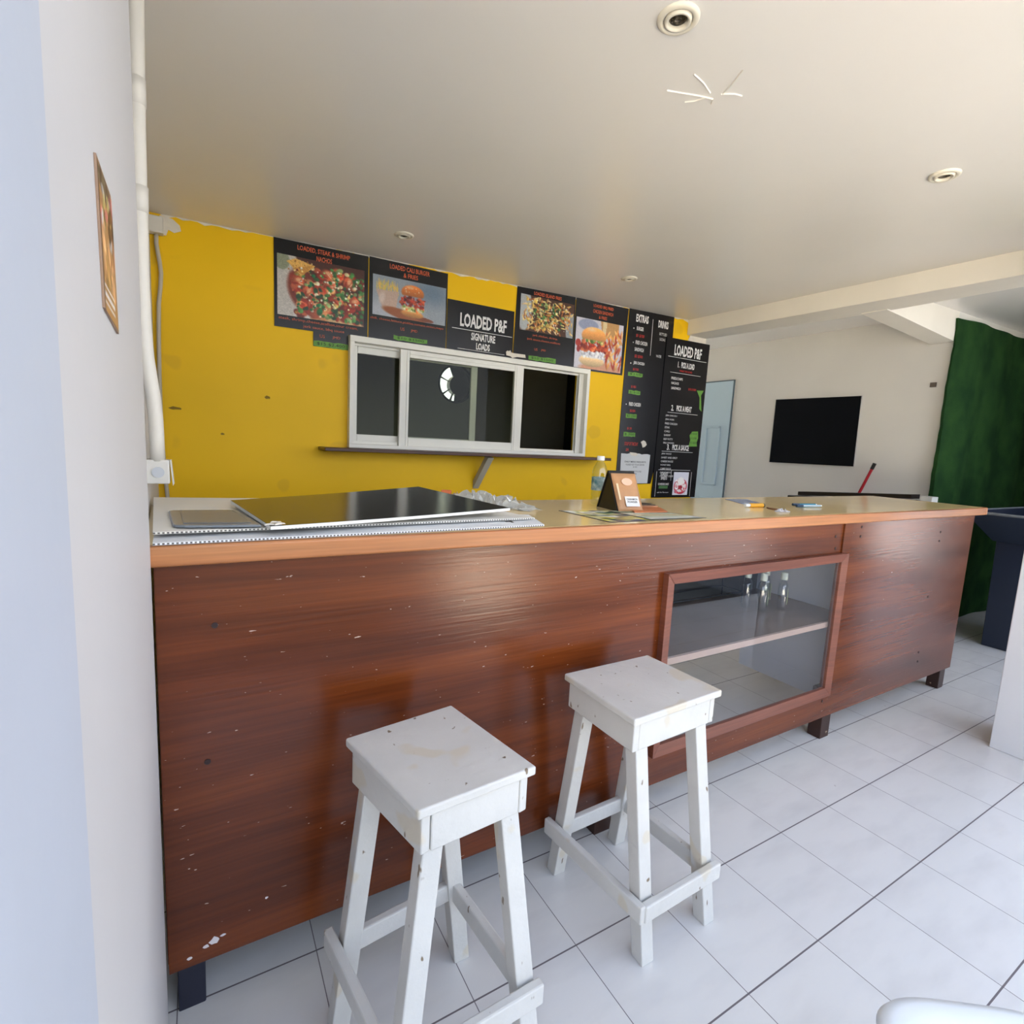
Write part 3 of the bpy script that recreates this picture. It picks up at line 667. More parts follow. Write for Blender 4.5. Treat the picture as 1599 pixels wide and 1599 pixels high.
lettering(t, [('$1 $150',3.12,2.268,0.09,0.026),('$2 $300',3.12,2.105,0.09,0.026),('$1/150',3.10,2.0,0.06,0.022),('$1/$1',3.09,1.86,0.055,0.022),('$2/250',3.10,1.665,0.06,0.022),('$1.50',3.08,1.52,0.05,0.022),('SOUP OF THE DAY',3.115,1.395,0.15,0.030),('SM',3.075,1.345,0.03,0.024),('LG',3.07,1.29,0.028,0.024)], M_RED, YL, name='red_lettering')
tape(t, 3.02, 3.18, 1.945, 1.975, '$150', 4); tape(t, 3.04, 3.17, 1.80, 1.83, '$1 $150', 5); tape(t, 3.03, 3.15, 1.605, 1.64, '$2 250', 6); tape(t, 3.02, 3.15, 1.455, 1.49, '$ 300', 7)
bm = B(); prism_xz(bm, [(3.22,1.415),(3.25,1.43),(3.275,1.42),(3.29,1.395),(3.27,1.375),(3.245,1.37),(3.235,1.395)], 3.3330, 3.3350); o = obj('peeled_spot', bm, M_PLASTER, t)
# paper notice on it
t = thing('paper_notice', 'white paper notice taped over the lower end of the extras board', 'paper', (3.175, 3.33, 1.06))
bm = B(); r = random.Random(9)
top_ = [(3.01+0.033*i, 1.315+r.uniform(-0.006,0.004)) for i in range(11)]
prism_xz(bm, [(3.015,1.058),(3.332,1.066)]+top_[::-1], 3.3315, 3.3335); obj('sheet', bm, mat('notice_paper', (208,210,210), 0.6), t)
lettering(t, [('DAILY MENU REQUESTS',3.175,1.245,0.24,0.016,0.01),('PLEASE ASK YOUR SERVER',3.175,1.222,0.21,0.013,0.0),('$ 500',3.175,1.202,0.045,0.013,0.0),('NO SUBSTITUTES',3.175,1.165,0.15,0.013,0.0),('$ 300',3.175,1.145,0.045,0.013,0.0)], M_INK, 3.331)
bm = B(); prism_xz(bm, [(3.10,1.325),(3.17,1.322),(3.20,1.312),(3.17,1.295),(3.12,1.30)], 3.3300, 3.3315); obj('tape_piece', bm, M_PLASTER, t)
# 7 pick a load
t = board('menu_board', 'rightmost tall black board with numbered steps to pick a load, meat and sauce', 3.40, 3.955, 0.94, 2.308,
          extra=[(3.392,0.94),(3.944,0.94),(3.956,2.310),(3.420,2.305)])
for ch in t.children: ch.location.y -= 0.006
yy = YL-0.006
lettering(t, [('LOADED P&F',3.69,2.212,0.34,0.092,0.03),('1.',3.585,2.095,0.020,0.050,0.02),('PICK A LOAD',3.70,2.095,0.165,0.050,0.03),('2.',3.555,1.725,0.030,0.050,0.02),('PICK A MEAT',3.70,1.725,0.19,0.050,0.03),('3.',3.545,1.385,0.032,0.050,0.02),('PICK A SAUCE',3.70,1.385,0.21,0.050,0.03),
              ('FRIES/CHIPS',3.58,1.975,0.14,0.022,0.01),('NACHOS',3.56,1.935,0.09,0.022,0.01),('SANDWICH',3.575,1.893,0.115,0.022,0.01)] +
             [(s, 3.48+wd/2, 1.655-0.0335*i, wd, 0.017, 0.0) for i, (s, wd) in enumerate((('JERK CHICKEN',0.14),('JERK PORK',0.11),('FRIED CHICKEN',0.15),('STEAK',0.06),('CHILI',0.065),('SHRIMP',0.08),('BEEF PATTY',0.11),('BBQ CHICKEN',0.13)))] +
             [(s, 3.47+wd/2, 1.325-0.0325*i, wd, 0.016, 0.0) for i, (s, wd) in enumerate((('JERK SAUCE',0.12),('SWEET AND SPICY',0.20),('CHEESE SAUCE',0.15),('HONEY BBQ',0.12),('CURRY SAUCE',0.13),('GARLIC MAYO',0.14),('COCONUT CURRY',0.17)))] +
             [('LOADED',3.525,1.150,0.085,0.030,0.02),('SWEETS',3.525,1.113,0.075,0.030,0.02),('CHEESECAKE',3.525,1.06,0.13,0.018,0.01),('ask for flavours',3.525,0.987,0.14,0.012,0.0)], M_WHITEP, yy,
          extra=((3.45,3.93,yy-0.0002,yy+0.0004,2.150,2.1535),(3.49,3.87,yy-0.0002,yy+0.0004,2.022,2.025),(3.50,3.88,yy-0.0002,yy+0.0004,1.683,1.686),(3.47,3.86,yy-0.0002,yy+0.0004,1.346,1.349),
                 (3.43,3.433,yy-0.0002,yy+0.0004,0.95,1.17),(3.45,3.85,yy-0.0002,yy+0.0004,1.184,1.187),(3.87,3.873,yy-0.0002,yy+0.0004,0.95,1.17),(3.61,3.6125,yy-0.0002,yy+0.0004,1.09,1.184)))
lettering(t, [('WHAT TO LOAD',3.68,2.045,0.16,0.016),('$10 $1500',3.78,1.90,0.10,0.022)], M_RED, yy, name='red_lettering')
bm = B(); prism_xz(bm, [(3.84,1.90),(3.93,1.905),(3.90,1.86),(3.925,1.72),(3.895,1.74),(3.885,1.84)], yy-0.0004, yy+0.0008); o = obj('price_tape', bm, M_TAPE, t)
bm = B(); prism_xz(bm, [(3.80,1.40),(3.91,1.405),(3.90,1.44),(3.915,1.48),(3.905,1.54),(3.83,1.535),(3.80,1.50),(3.815,1.46)], yy-0.0004, yy+0.0008); o = obj('price_tape', bm, M_TAPE, t)
lettering(o, [('$10 $1500',3.857,1.515,0.08,0.02,0.0),('$12 $1800',3.857,1.475,0.08,0.02,0.0),('$15 $2400',3.857,1.435,0.08,0.02,0.0)], M_INK, yy-0.0006, 'price_writing')
bm = B(); prism_xz(bm, [(3.47,1.02),(3.58,1.02),(3.58,1.045),(3.47,1.045)], yy-0.0004, yy+0.0008); obj('price_tape', bm, mat('dark_green_tape', (58,104,52), 0.5), t)
p = Paint(60, 90, (214,214,222), 3)
p.ell(0.5,0.62,0.46,0.36,(186,40,60),0,0.1).ell(0.5,0.60,0.40,0.31,(236,228,226),0,0.12)
p.blobs(46,0.15,0.85,0.35,0.92,0.02,0.05,[(196,40,60),(244,240,238),(220,100,120)],2.4).ell(0.5,0.40,0.26,0.20,(240,236,232),0,0.25).ell(0.5,0.66,0.16,0.10,(176,30,50),0,0.3).grain(0.05)
p.mesh('food_picture', 3.645, 3.838, 0.962, 1.168, yy-0.0001, t, label='picture of a red and white dessert')

# poster on the near left wall
t = thing('wall_poster', 'small food poster seen edge-on on the white left wall', 'poster', (-0.087, 0.79, 1.46))
bm = B(); prism = [(0.728,1.624),(0.832,1.619),(0.853,1.462),(0.740,1.474)]
hexa(bm, [(-0.0868,y_,z_) for y_,z_ in prism], [(-0.0845,y_,z_) for y_,z_ in prism]); obj('poster_sheet', bm, mat('poster_tan', (150,122,98), 0.4), t)
p = Paint(40, 60, (186,140,92), 21)
p.ell(0.5,0.08,0.6,0.10,(120,104,76)).blobs(26,0.0,1.0,0.0,0.4,0.05,0.12,[(90,66,50),(196,120,110),(206,190,120),(120,84,60),(214,206,200)]).blobs(20,0.1,1.0,0.4,0.8,0.04,0.12,[(206,160,96),(170,120,86),(222,170,120)])
for v in (0.80,0.86,0.92): p.poly([(0.0,v),(0.75,v),(0.75,v+0.028),(0.0,v+0.028)], (226,222,216))
p.mesh('poster_print', 0, 1, 0, 1, 0, t, xf=lambda x, z: Vector((-0.0842, 0.732+0.102*x+0.015*(1-z), 1.472+0.149*z-0.006*x)))

# ================================================================== COUNTER
YC = lambda x: 1.237 + 0.002*x
ZT = 1.112
K = thing('bar_counter', 'long bar counter of varnished reddish plywood with a glossy beige top', 'counter', (1.95, 1.55, 0))
# front panel with display opening
x0, x1, z0, z1 = -0.085, 3.925, 0.128, 1.078
ox0, ox1, oz0, oz1 = 1.40, 2.50, 0.262, 0.905
bm = B()
def pan(xa, xb, za, zb): hexa(bm, [(xa,YC(xa)+0.020,za),(xb,YC(xb)+0.020,za),(xb,YC(xb)+0.036,za),(xa,YC(xa)+0.036,za)], [(xa,YC(xa)+0.020,zb),(xb,YC(xb)+0.020,zb),(xb,YC(xb)+0.036,zb),(xa,YC(xa)+0.036,zb)])
pan(x0, ox0, z0, z1); pan(ox1, x1, z0, z1); pan(ox0, ox1, z0, oz0); pan(ox0, ox1, oz1, z1)
obj('front_panel', bm, M_PLY, K)
bm = B(); box(bm, ox0-0.04, ox1+0.04, 1.2475, 1.2565, oz1+0.006, z1-0.001) if False else box(bm, 2.50, 2.56, 1.2545, 1.262, 0.905, 1.076)
obj('joint_batten', bm, M_PLY, K, bevel=0.002)
for k, (cx, cz, sz) in enumerate(((0.004,0.172,0.013),(-0.012,0.165,0.007),(0.022,0.178,0.006),(-0.045,0.150,0.006),(0.115,0.235,0.004))):
    r_ = random.Random(k+50); bm = B()
    pl = [(cx+sz*r_.uniform(0.5,1.1)*math.cos(a*PI/4), cz+sz*r_.uniform(0.4,0.9)*math.sin(a*PI/4)) for a in range(8)]
    prism_xz(bm, pl, 1.2562, 1.2568); obj('paint_splash', bm, mat('white_paint_splash', (214,206,204), 0.6), K)
for k, (cx, cz) in enumerate(((2.44,1.01),(2.45,0.955),(2.655,1.045),(2.655,1.0),(3.50,0.985),(3.50,0.935),(3.47,0.62),(3.46,0.30),(3.465,0.245),(2.51,0.215),(0.02,0.93),(0.0,0.62))):
    bm = B(); tube(bm, [(cx,1.2555+0.002*cx,cz),(cx,1.2568+0.002*cx,cz)], 0.0065, 10); obj('nail_head', bm, mat('dark_nail', (44,26,24), 0.6), K)
# countertop: laminate + pine edge
bm = B(); prism_xy(bm, [(-0.098,1.257),(4.02,1.265),(4.035,1.89),(-0.13,1.905)], 1.080, ZT)
obj('laminate_top', bm, M_TOP, K)
bm = B(); hexa(bm, [(-0.098,1.237,1.068),(4.02,1.245,1.068),(4.02,1.265,1.068),(-0.098,1.257,1.068)], [(-0.098,1.237,ZT),(4.02,1.245,ZT),(4.02,1.265,ZT),(-0.098,1.257,ZT)])
obj('front_edge_strip', bm, M_EDGE, K, bevel=0.006, seg=3)
bm = B(); hexa(bm, [(4.02,1.245,1.068),(4.042,1.245,1.068),(4.058,1.89,1.068),(4.036,1.89,1.068)], [(4.02,1.245,ZT),(4.042,1.245,ZT),(4.058,1.89,ZT),(4.036,1.89,ZT)])
obj('end_edge_strip', bm, M_EDGE, K, bevel=0.006, seg=3)
# ends, inner bottom rails, display inside
bm = B(); box(bm, 3.905, 3.925, 1.283, 1.86, 0.13, 1.078); obj('end_panel', bm, M_PLY, K)
bm = B(); box(bm, -0.088, -0.07, 1.283, 1.86, 0.13, 1.078); obj('end_panel', bm, M_DARKWOOD, K)
bm = B(); box(bm, 1.33, 1.35, 1.285, 1.86, 0.2, 1.078); obj('divider', bm, M_DARKWOOD, K)
bm = B(); box(bm, 2.72, 2.74, 1.285, 1.86, 0.13, 1.078); obj('divider', bm, mat('grey_divider', (186,190,198), 0.5), K)
bm = B(); box(bm, 1.351, 2.719, 1.288, 1.80, 0.578, 0.600); o = obj('display_shelf', bm, M_SHELFW, K, bevel=0.002)
bm = B(); box(bm, 1.351, 2.719, 1.276, 1.289, 0.576, 0.601); obj('shelf_edge', bm, mat('raw_edge', (176,150,132), 0.6), K)
# window moulding and glass
F_ = obj_f = None
bm = B()
fy = 1.236
def mitre(bm, X0, X1, Z0, Z1, wdt, ya, yb):
    o_ = [(X0,Z0),(X1,Z0),(X1,Z1),(X0,Z1)]; i_ = [(X0+wdt,Z0+wdt),(X1-wdt,Z0+wdt),(X1-wdt,Z1-wdt),(X0+wdt,Z1-wdt)]
    for k in range(4):
        j = (k+1)%4
        # moulding with a sloped inner face
        hexa(bm, [(o_[k][0],ya,o_[k][1]),(o_[j][0],ya,o_[j][1]),(i_[j][0],ya+0.008,i_[j][1]),(i_[k][0],ya+0.008,i_[k][1])],
             [(o_[k][0],yb,o_[k][1]),(o_[j][0],yb,o_[j][1]),(i_[j][0],yb,i_[j][1]),(i_[k][0],yb,i_[k][1])])
mitre(bm, 1.375, 2.525, 0.252, 0.932, 0.040, fy, 1.262)
fr = obj('display_frame', bm, M_FRAMEW, K, bevel=0.0015)
bm = B(); box(bm, 1.412, 2.49, 1.250, 1.254, 0.288, 0.896); obj('display_glass', bm, M_GLASSD, K)
for (x, wdt, mm) in ((-0.043,0.055,mat('blue_black_paint', (34,36,52), 0.5, noise=0.2)),(1.20,0.075,M_DARKWOOD),(2.60,0.075,M_DARKWOOD),(3.865,0.07,M_DARKWOOD)):
    bm = B(); box(bm, x-wdt/2, x+wdt/2, 1.277, 1.34, 0, 0.25); o = obj('leg', bm, mm, K, bevel=0.003)
for x in (-0.043,1.20,3.10,3.865):
    bm = B(); box(bm, x-0.03, x+0.03, 1.80, 1.86, 0, 0.25); obj('leg', bm, M_DARKWOOD, K, bevel=0.003)
bm = B(); box(bm, -0.07, 1.33, 1.82, 1.85, 0.15, 1.07); obj('back_panel', bm, M_DARKWOOD, K)
bm = B(); box(bm, 1.351, 2.719, 1.80, 1.82, 0.578, 1.07); obj('back_panel', bm, mat('dark_grey_board', (66,66,62), 0.5), K)

# wire rack standing on the display shelf
t = thing('wire_rack', 'black wire stand at the left on the display shelf behind the glass', 'rack', (2.08, 1.62, 0.601))
for (x, y) in ((1.79,1.65),(2.38,1.65),(1.79,1.77),(2.38,1.77)):
    bm = B(); tube(bm, [(x,y,0.601),(x,y,0.94)], 0.005, 8); obj('leg', bm, M_BLACKP, t)
for z in (0.655,0.94):
    q = [(1.79,1.65,z),(2.38,1.65,z),(2.38,1.77,z),(1.79,1.77,z)]
    for a, b_ in zip(q, q[1:]+q[:1]):
        bm = B(); tube(bm, [a, b_], 0.004, 8); obj('rail', bm, M_BLACKP, t)

# little bottles on the display shelf
def mini_bottle(x, y, label, rot, has_label=True):
    z = 0.600
    t = thing('mini_bottle', label, 'bottle', (x, y, z), 'small clear flask bottles on the display shelf')
    bm = B(); lathe(bm, [(0.026,0.0),(0.030,0.006),(0.031,0.02),(0.031,0.118),(0.028,0.132),(0.018,0.142),(0.012,0.148),(0.012,0.158)], x, y, z, 28, 1.05, 0.7, rot, power=0.62)
    obj('glass_body', bm, M_CLEAR, t, smooth=True)
    bm = B(); lathe(bm, [(0.0155,0.0),(0.016,0.002),(0.016,0.034),(0.014,0.037)], x, y, z+0.150, 20); obj('cap', bm, mat('cream_cap', (214,220,204), 0.4), t, smooth=True)
    if has_label:
        c, s = math.cos(rot), math.sin(rot)
        def P(u, v, d=0.0226): return Vector((x+u*c+d*s, y+u*s-d*c, z+v))
        def sheet(nm, u0, u1, v0, v1, m_, d):
            bm = B(); hexa(bm, [P(u0,v0,d),P(u1,v0,d),P(u1,v1,d),P(u0,v1,d)], [P(u0,v0,d+0.0008),P(u1,v0,d+0.0008),P(u1,v1,d+0.0008),P(u0,v1,d+0.0008)]); return obj(nm, bm, m_, t)
        sheet('label_sheet', -0.024, 0.024, 0.030, 0.108, mat('pale_label', (206,222,196), 0.5), 0.0222)
        sheet('label_print', -0.022, 0.022, 0.042, 0.098, mat('yellow_label', (206,206,70), 0.5), 0.0232)
        bm = B()
        for u in (-0.013,0.0,0.013): tube(bm, [P(u,0.086,0.0242), P(u,0.086,0.0248)], 0.0045, 10)
        tube(bm, [P(0,0.066,0.0242), P(0,0.066,0.0248)], 0.009, 14)
        obj('label_mark', bm, mat('label_dark', (66,72,30), 0.5), t)
mini_bottle(2.33, 1.592, 'small clear flask with a cream cap, leftmost on the display shelf', 0.5, False)
mini_bottle(2.35, 1.520, 'small clear flask with yellow label, front second from left on the display shelf', 0.75)
mini_bottle(2.475, 1.590, 'small clear flask standing at the back of the group on the display shelf', 0.8)
mini_bottle(2.475, 1.495, 'small clear flask with yellow label, rightmost on the display shelf', 0.55)

# ------------------------------------------------------------------ things on the counter
def sheet_obj(name, corners, th, m_, parent=None, n=14, sag=0.0, bend=None, edge=None):
    """thin sheet between four corners (front-left, front-right, back-right, back-left), top surface at corner heights"""
    c = [Vector(q) for q in corners]; bm = B(); T = []; Bt = []
    for j in range(n+1):
        for i in range(n+1):
            u, v = i/n, j/n
            p = c[0]*(1-u)*(1-v)+c[1]*u*(1-v)+c[2]*u*v+c[3]*(1-u)*v
            p.z -= sag*math.sin(PI*u)*math.sin(PI*v)
            if bend: p.z += bend(u, v)
            T.append(bm.verts.new(p)); Bt.append(bm.verts.new(p-Vector((0,0,th))))
    N = n+1
    for j in range(n):
        for i in range(n):
            a = j*N+i; bm.faces.new((T[a],T[a+1],T[a+N+1],T[a+N])); bm.faces.new((Bt[a],Bt[a+N],Bt[a+N+1],Bt[a+1]))
    for k in range(n):
        for (a, b_) in ((k,k+1),(n*N+k+1,n*N+k),((k+1)*N,k*N),(k*N+n,(k+1)*N+n)): bm.faces.new((T[b_],T[a],Bt[a],Bt[b_]))
    return obj(name, bm, m_, parent)
def flutes(parent, a, b_, z, th, n=150, name='fluted_edge'):
    bm = B(); a, b_ = Vector(a), Vector(b_); d = (b_-a)
    for k in range(n):
        if k % 2: continue
        p = a+d*(k/n); q = a+d*((k+1)/n)
        hexa(bm, [(p.x,p.y-0.0006,z(k/n)-th*0.85),(q.x,q.y-0.0006,z(k/n)-th*0.85),(q.x,q.y+0.001,z(k/n)-th*0.85),(p.x,p.y+0.001,z(k/n)-th*0.85)],
             [(p.x,p.y-0.0006,z(k/n)-th*0.2),(q.x,q.y-0.0006,z(k/n)-th*0.2),(q.x,q.y+0.001,z(k/n)-th*0.2),(p.x,p.y+0.001,z(k/n)-th*0.2)])
    return obj(name, bm, mat('flute_hollows', (96,92,86), 0.9), parent)
t = thing('corrugated_sheet', 'lower white corrugated plastic sheet lying on the left end of the counter', 'plastic sheet', (0.4,1.5,ZT))
sheet_obj('sheet', [(-0.084,1.241,1.1185),(0.868,1.268,1.1185),(0.935,1.46,1.1185),(-0.105,1.80,1.1185)], 0.005, M_COROB, t)
flutes(t, (-0.084,1.241), (0.868,1.268), lambda s: 1.1185, 0.005, 240)
bm = B()
for (a, b_) in (((0.790,1.318),(0.800,1.352)),((0.766,1.352),(0.800,1.352)),((0.775,1.335),(0.795,1.335))):
    d = Vector((b_[0]-a[0], b_[1]-a[1])); n_ = Vector((-d.y, d.x)).normalized()*0.004
    hexa(bm, [(a[0]-n_.x,a[1]-n_.y,1.1186),(b_[0]-n_.x,b_[1]-n_.y,1.1186),(b_[0]+n_.x,b_[1]+n_.y,1.1186),(a[0]+n_.x,a[1]+n_.y,1.1186)], [(a[0]-n_.x,a[1]-n_.y,1.119),(b_[0]-n_.x,b_[1]-n_.y,1.119),(b_[0]+n_.x,b_[1]+n_.y,1.119),(a[0]+n_.x,a[1]+n_.y,1.119)])
obj('printed_letter', bm, M_INK, t)
t = thing('corrugated_sheet', 'upper white corrugated plastic sheet under the glossy black board and grey tray', 'plastic sheet', (0.35,1.6,1.12))
sheet_obj('sheet', [(-0.086,1.285,1.133),(0.883,1.345,1.127),(0.80,1.80,1.128),(-0.122,1.905,1.135)], 0.005, M_CORO, t)
flutes(t, (-0.086,1.285), (0.883,1.345), lambda s: 1.133-0.006*s, 0.005, 240)
# grey tray
t = thing('plastic_tray', 'flat grey translucent plastic tray on the upper corrugated sheet', 'tray', (0.1,1.42,1.134))
bm = B()
pts = [(-0.054,1.335),(-0.048,1.322),(-0.03,1.312),(0.117,1.290),(0.082,1.548),(-0.06,1.562),(-0.070,1.55)]
prism_xy(bm, pts, 1.1345, 1.141); obj('tray_body', bm, M_GREYPL, t, bevel=0.003, seg=3)
bm = B(); prism_xy(bm, [(-0.034,1.340),(0.098,1.315),(0.068,1.525),(-0.045,1.540)], 1.141, 1.1425); obj('tray_recess', bm, mat('grey_plastic_inner', (112,119,128), 0.3), t, bevel=0.001)
# glossy black board with white core
t = thing('foam_board', 'glossy black board with a white edge lying tilted on the corrugated sheets', 'board', (0.45,1.55,1.135))
cs = [(0.130,1.238,1.1445),(0.803,1.36,1.156),(0.715,1.905,1.168),(0.072,1.66,1.152)]
bend = lambda u, v: -0.002*math.sin(PI*u)
sheet_obj('board_core', cs, 0.0075, mat('white_board_core', (226,226,220), 0.5), t, bend=bend)
o = sheet_obj('board_face', [(x, y, z+0.0008) for x, y, z in cs], 0.0007, mat('gloss_black_face', (46,44,42), 0.17, spec=0.5, noise=0.2, nscale=4, bump=0.03, bscale=8), t, bend=bend); o['label'] = 'glossy black printed face'
bm = B(); 
for k in range(7):
    a = random.uniform(0,PI); cx, cy = 0.137+random.uniform(-0.01,0.02), 1.249+random.uniform(-0.004,0.012)
    hexa(bm, [(cx+0.012*math.cos(a+q*2.1),cy+0.008*math.sin(a+q*2.1),1.1450+0.0008*k) for q in range(3)], [(cx+0.009*math.cos(a+q*2.1),cy+0.006*math.sin(a+q*2.1),1.1475+0.0008*k) for q in range(3)])
obj('frayed_corner', bm, M_PLASTER, t)
# crumpled clear wrap behind it
def crumple(name, cx, cy, z, lx, ly, hgt, m_, parent, rot=0, seed=1, n=18, zf=None):
    r = np.random.RandomState(seed); bm = B(); G = []
    for j in range(n):
        row = []
        for i in range(n*2):
            u, v = i/(2*n-1)*2-1, j/(n-1)*2-1
            x = lx*u*(1+0.08*r.randn()); y = ly*v*(1+0.10*r.randn())
            zz = z + hgt*max(0.0, 1-abs(u)**3)*(1-abs(v)**2)*abs(r.rand())
            row.append(bm.verts.new((cx+x*math.cos(rot)-y*math.sin(rot), cy+x*math.sin(rot)+y*math.cos(rot), zz+(zf(u) if zf else 0))))
        G.append(row)
    for j in range(n-1):
        for i in range(2*n-1): bm.faces.new((G[j][i], G[j][i+1], G[j+1][i+1], G[j+1][i]))
    return obj(name, bm, m_, parent)
o = crumple('plastic_wrap', 0.925, 1.765, 1.1135, 0.21, 0.05, 0.055, mat('cloudy_wrap', (228,228,220), 0.18, trans=0.5), None, rot=-0.98, seed=4)
tag(o, 'crumpled clear plastic wrap beside the black board on the counter', 'plastic wrap')
bm = B(); prism_xy(bm, [(0.80,1.885),(0.835,1.87),(0.845,1.885),(0.81,1.90)], 1.1135, 1.158); tag(obj('orange_scrap', bm, mat('orange_scrap_m', (206,108,60), 0.5), None, bevel=0.003), 'small orange packet scrap behind the black board', 'packet')
# water bottle
t = thing('water_bottle', 'clear plastic water bottle with white cap behind the brown packet', 'bottle', (1.437,1.712,ZT))
bm = B(); lathe(bm, [(0.026,0.001),(0.032,0.006),(0.032,0.03),(0.030,0.035),(0.032,0.04),(0.032,0.125),(0.031,0.14),(0.026,0.158),(0.017,0.176),(0.013,0.182),(0.013,0.190)], 1.437, 1.712, ZT, 32); obj('bottle_body', bm, M_CLEAR, t, smooth=True)
bm = B(); lathe(bm, [(0.0155,0.0),(0.016,0.002),(0.016,0.016),(0.014,0.018)], 1.437, 1.712, ZT+0.186, 24); obj('cap', bm, M_WHITEPL, t, smooth=True)
bm = B(); lathe(bm, [(0.0325,0.0),(0.0325,0.055)], 1.437, 1.712, ZT+0.062, 32)
for f in [f for f in bm.faces if len(f.verts) > 4]: bm.faces.remove(f)
obj('label_band', bm, mat('bottle_label', (190,204,196), 0.4, rgb2=(60,110,120), nscale=40), t, smooth=True)
# A-frame stand and kraft packet
t = thing('table_stand', 'small black A-frame stand holding up the brown packet', 'stand', (1.40,1.56,ZT))
a = math.radians(-10); ca, sa = math.cos(a), math.sin(a)
def L(u, v, z): return Vector((1.362+u*ca-v*sa, 1.505+u*sa+v*ca, ZT+z))
def slab(bm, p, th_dir):
    d = Vector(th_dir); hexa(bm, p, [q+d for q in p])
bm = B(); slab(bm, [L(0,0,0.0),L(0.115,0,0.0),L(0.115,0.085,0.152),L(0,0.085,0.152)], L(0,0.004,0)-L(0,0,0)); obj('front_leaf', bm, M_BLACKP, t)
bm = B(); slab(bm, [L(0,0.155,0.0),L(0.115,0.155,0.0),L(0.115,0.089,0.152),L(0,0.089,0.152)], L(0,0.004,0)-L(0,0,0)); obj('back_leaf', bm, M_BLACKP, t)
bm = B(); slab(bm, [L(0.004,0.01,0.0),L(0.004,0.15,0.0),L(0.004,0.088,0.14)], L(0.003,0,0)-L(0,0,0)); obj('side_web', bm, M_BLACKP, t)
t = thing('kraft_packet', 'brown paper packet with a white label leaning on the black stand', 'packet', (1.41,1.49,ZT))
def Q(u, z, off=0.0):   # on the leaning front face
    k = z/0.152; return L(u, 0.085*k-0.003-off, z+0.0)
bm = B(); n = 10; T_, Bk = [], []
for j in range(n+1):
    for i in range(n+1):
        u = 0.004+0.110*i/n; z = 0.002+0.140*j/n; puff = 0.014*(math.sin(PI*i/n)*math.sin(PI*min(1,max(0,(j/n)*1.05))))**0.5 if 0<i<n and 0<j<n else 0.001
        T_.append(bm.verts.new(Q(u, z, puff+0.001))); Bk.append(bm.verts.new(Q(u, z, 0.0)))
N = n+1
for j in range(n):
    for i in range(n):
        q = j*N+i; bm.faces.new((T_[q],T_[q+1],T_[q+N+1],T_[q+N])); bm.faces.new((Bk[q],Bk[q+N],Bk[q+N+1],Bk[q+1]))
for k in range(n):
    for (a_, b_) in ((k,k+1),(n*N+k+1,n*N+k),((k+1)*N,k*N),(k*N+n,(k+1)*N+n)): bm.faces.new((T_[b_],T_[a_],Bk[a_],Bk[b_]))
obj('pouch', bm, mat('kraft_paper', (190,142,100), 0.45, noise=0.1, nscale=20, bump=0.2, bscale=30), t, smooth=True)
bm = B(); slab(bm, [Q(0.035,0.022,0.0165),Q(0.095,0.022,0.0165),Q(0.095,0.058,0.0165),Q(0.035,0.058,0.0165)], Q(0,0,0.001)-Q(0,0,0)); lb = obj('label_sheet', bm, M_WHITEP, t)
lettering(lb, [('CINNAMON',0.065,0.048,0.048,0.007,0.02),('POWDER',0.065,0.038,0.044,0.007,0.02)], M_INK, 0, 'label_text', xf=lambda x, z: Q(x, z, 0.0180))
bm = B(); slab(bm, [Q(0.012,0.045,0.012),Q(0.020,0.045,0.012),Q(0.020,0.105,0.012),Q(0.012,0.105,0.012)], Q(0,0,0.001)-Q(0,0,0)); obj('side_sticker', bm, mat('tan_sticker', (222,196,160), 0.5), t)
bm = B(); hexa(bm, [Q(0.06+0.024*math.cos(k*PI/6),0.112+0.014*math.sin(k*PI/6),0.0155) for k in range(12)], [Q(0.06+0.024*math.cos(k*PI/6),0.112+0.014*math.sin(k*PI/6),0.0165) for k in range(12)]); obj('round_stamp', bm, mat('pale_stamp', (220,178,152), 0.5), t)
# flyers / placemats
def flat(name, poly, z0, z1, m_, label, cat, group=None):
    bm = B(); prism_xy(bm, poly, z0, z1); return tag(obj(name, bm, m_, None), label, cat, group)
t = thing('flyer', 'colourful flyer with dark edge at the front of the brown packet', 'flyer', (1.30,1.42,ZT))
c_ = [(1.137,1.285),(1.40,1.288),(1.40,1.53),(1.137,1.572)]
bm = B(); prism_xy(bm, c_, ZT, ZT+0.0008); obj('paper', bm, mat('flyer_dark', (62,56,60), 0.35), t)
p = Paint(60, 60, (214,206,150), 31)
p.blobs(60,0,1,0,1,0.05,0.14,[(222,206,96),(66,72,104),(226,226,214),(60,104,70),(196,180,80),(110,96,130)]).poly([(0,0.42),(1,0.5),(1,0.56),(0,0.48)], (46,92,66)).grain(0.05)
p.mesh('print', 0, 1, 0, 1, 0, t, xf=lambda x, z: Vector((1.147+0.243*x, 1.295+(0.268-0.036*x)*z, ZT+0.0011)))
t = thing('flyer', 'pale green and white flyer overlapping on the right of the colourful flyer', 'flyer', (1.50,1.40,ZT))
bm = B(); prism_xy(bm, [(1.33,1.300),(1.600,1.288),(1.545,1.53),(1.33,1.52)], ZT+0.0014, ZT+0.0022); obj('paper', bm, mat('flyer_edge', (70,66,66), 0.35), t)
p = Paint(40, 40, (196,202,180), 41)
p.poly([(0,0.1),(1,0.25),(1,0.4),(0,0.25)], (60,100,76)).poly([(0,0.5),(1,0.6),(1,0.72),(0,0.62)], (206,186,140)).poly([(0,0.85),(1,0.8),(1,0.95),(0,1)], (222,222,216)).grain(0.05)
p.mesh('print', 0, 1, 0, 1, 0, t, xf=lambda x, z: Vector((1.338+(0.252-0.048*(z))*x, 1.305+0.215*z-0.008*x, ZT+0.0026)))
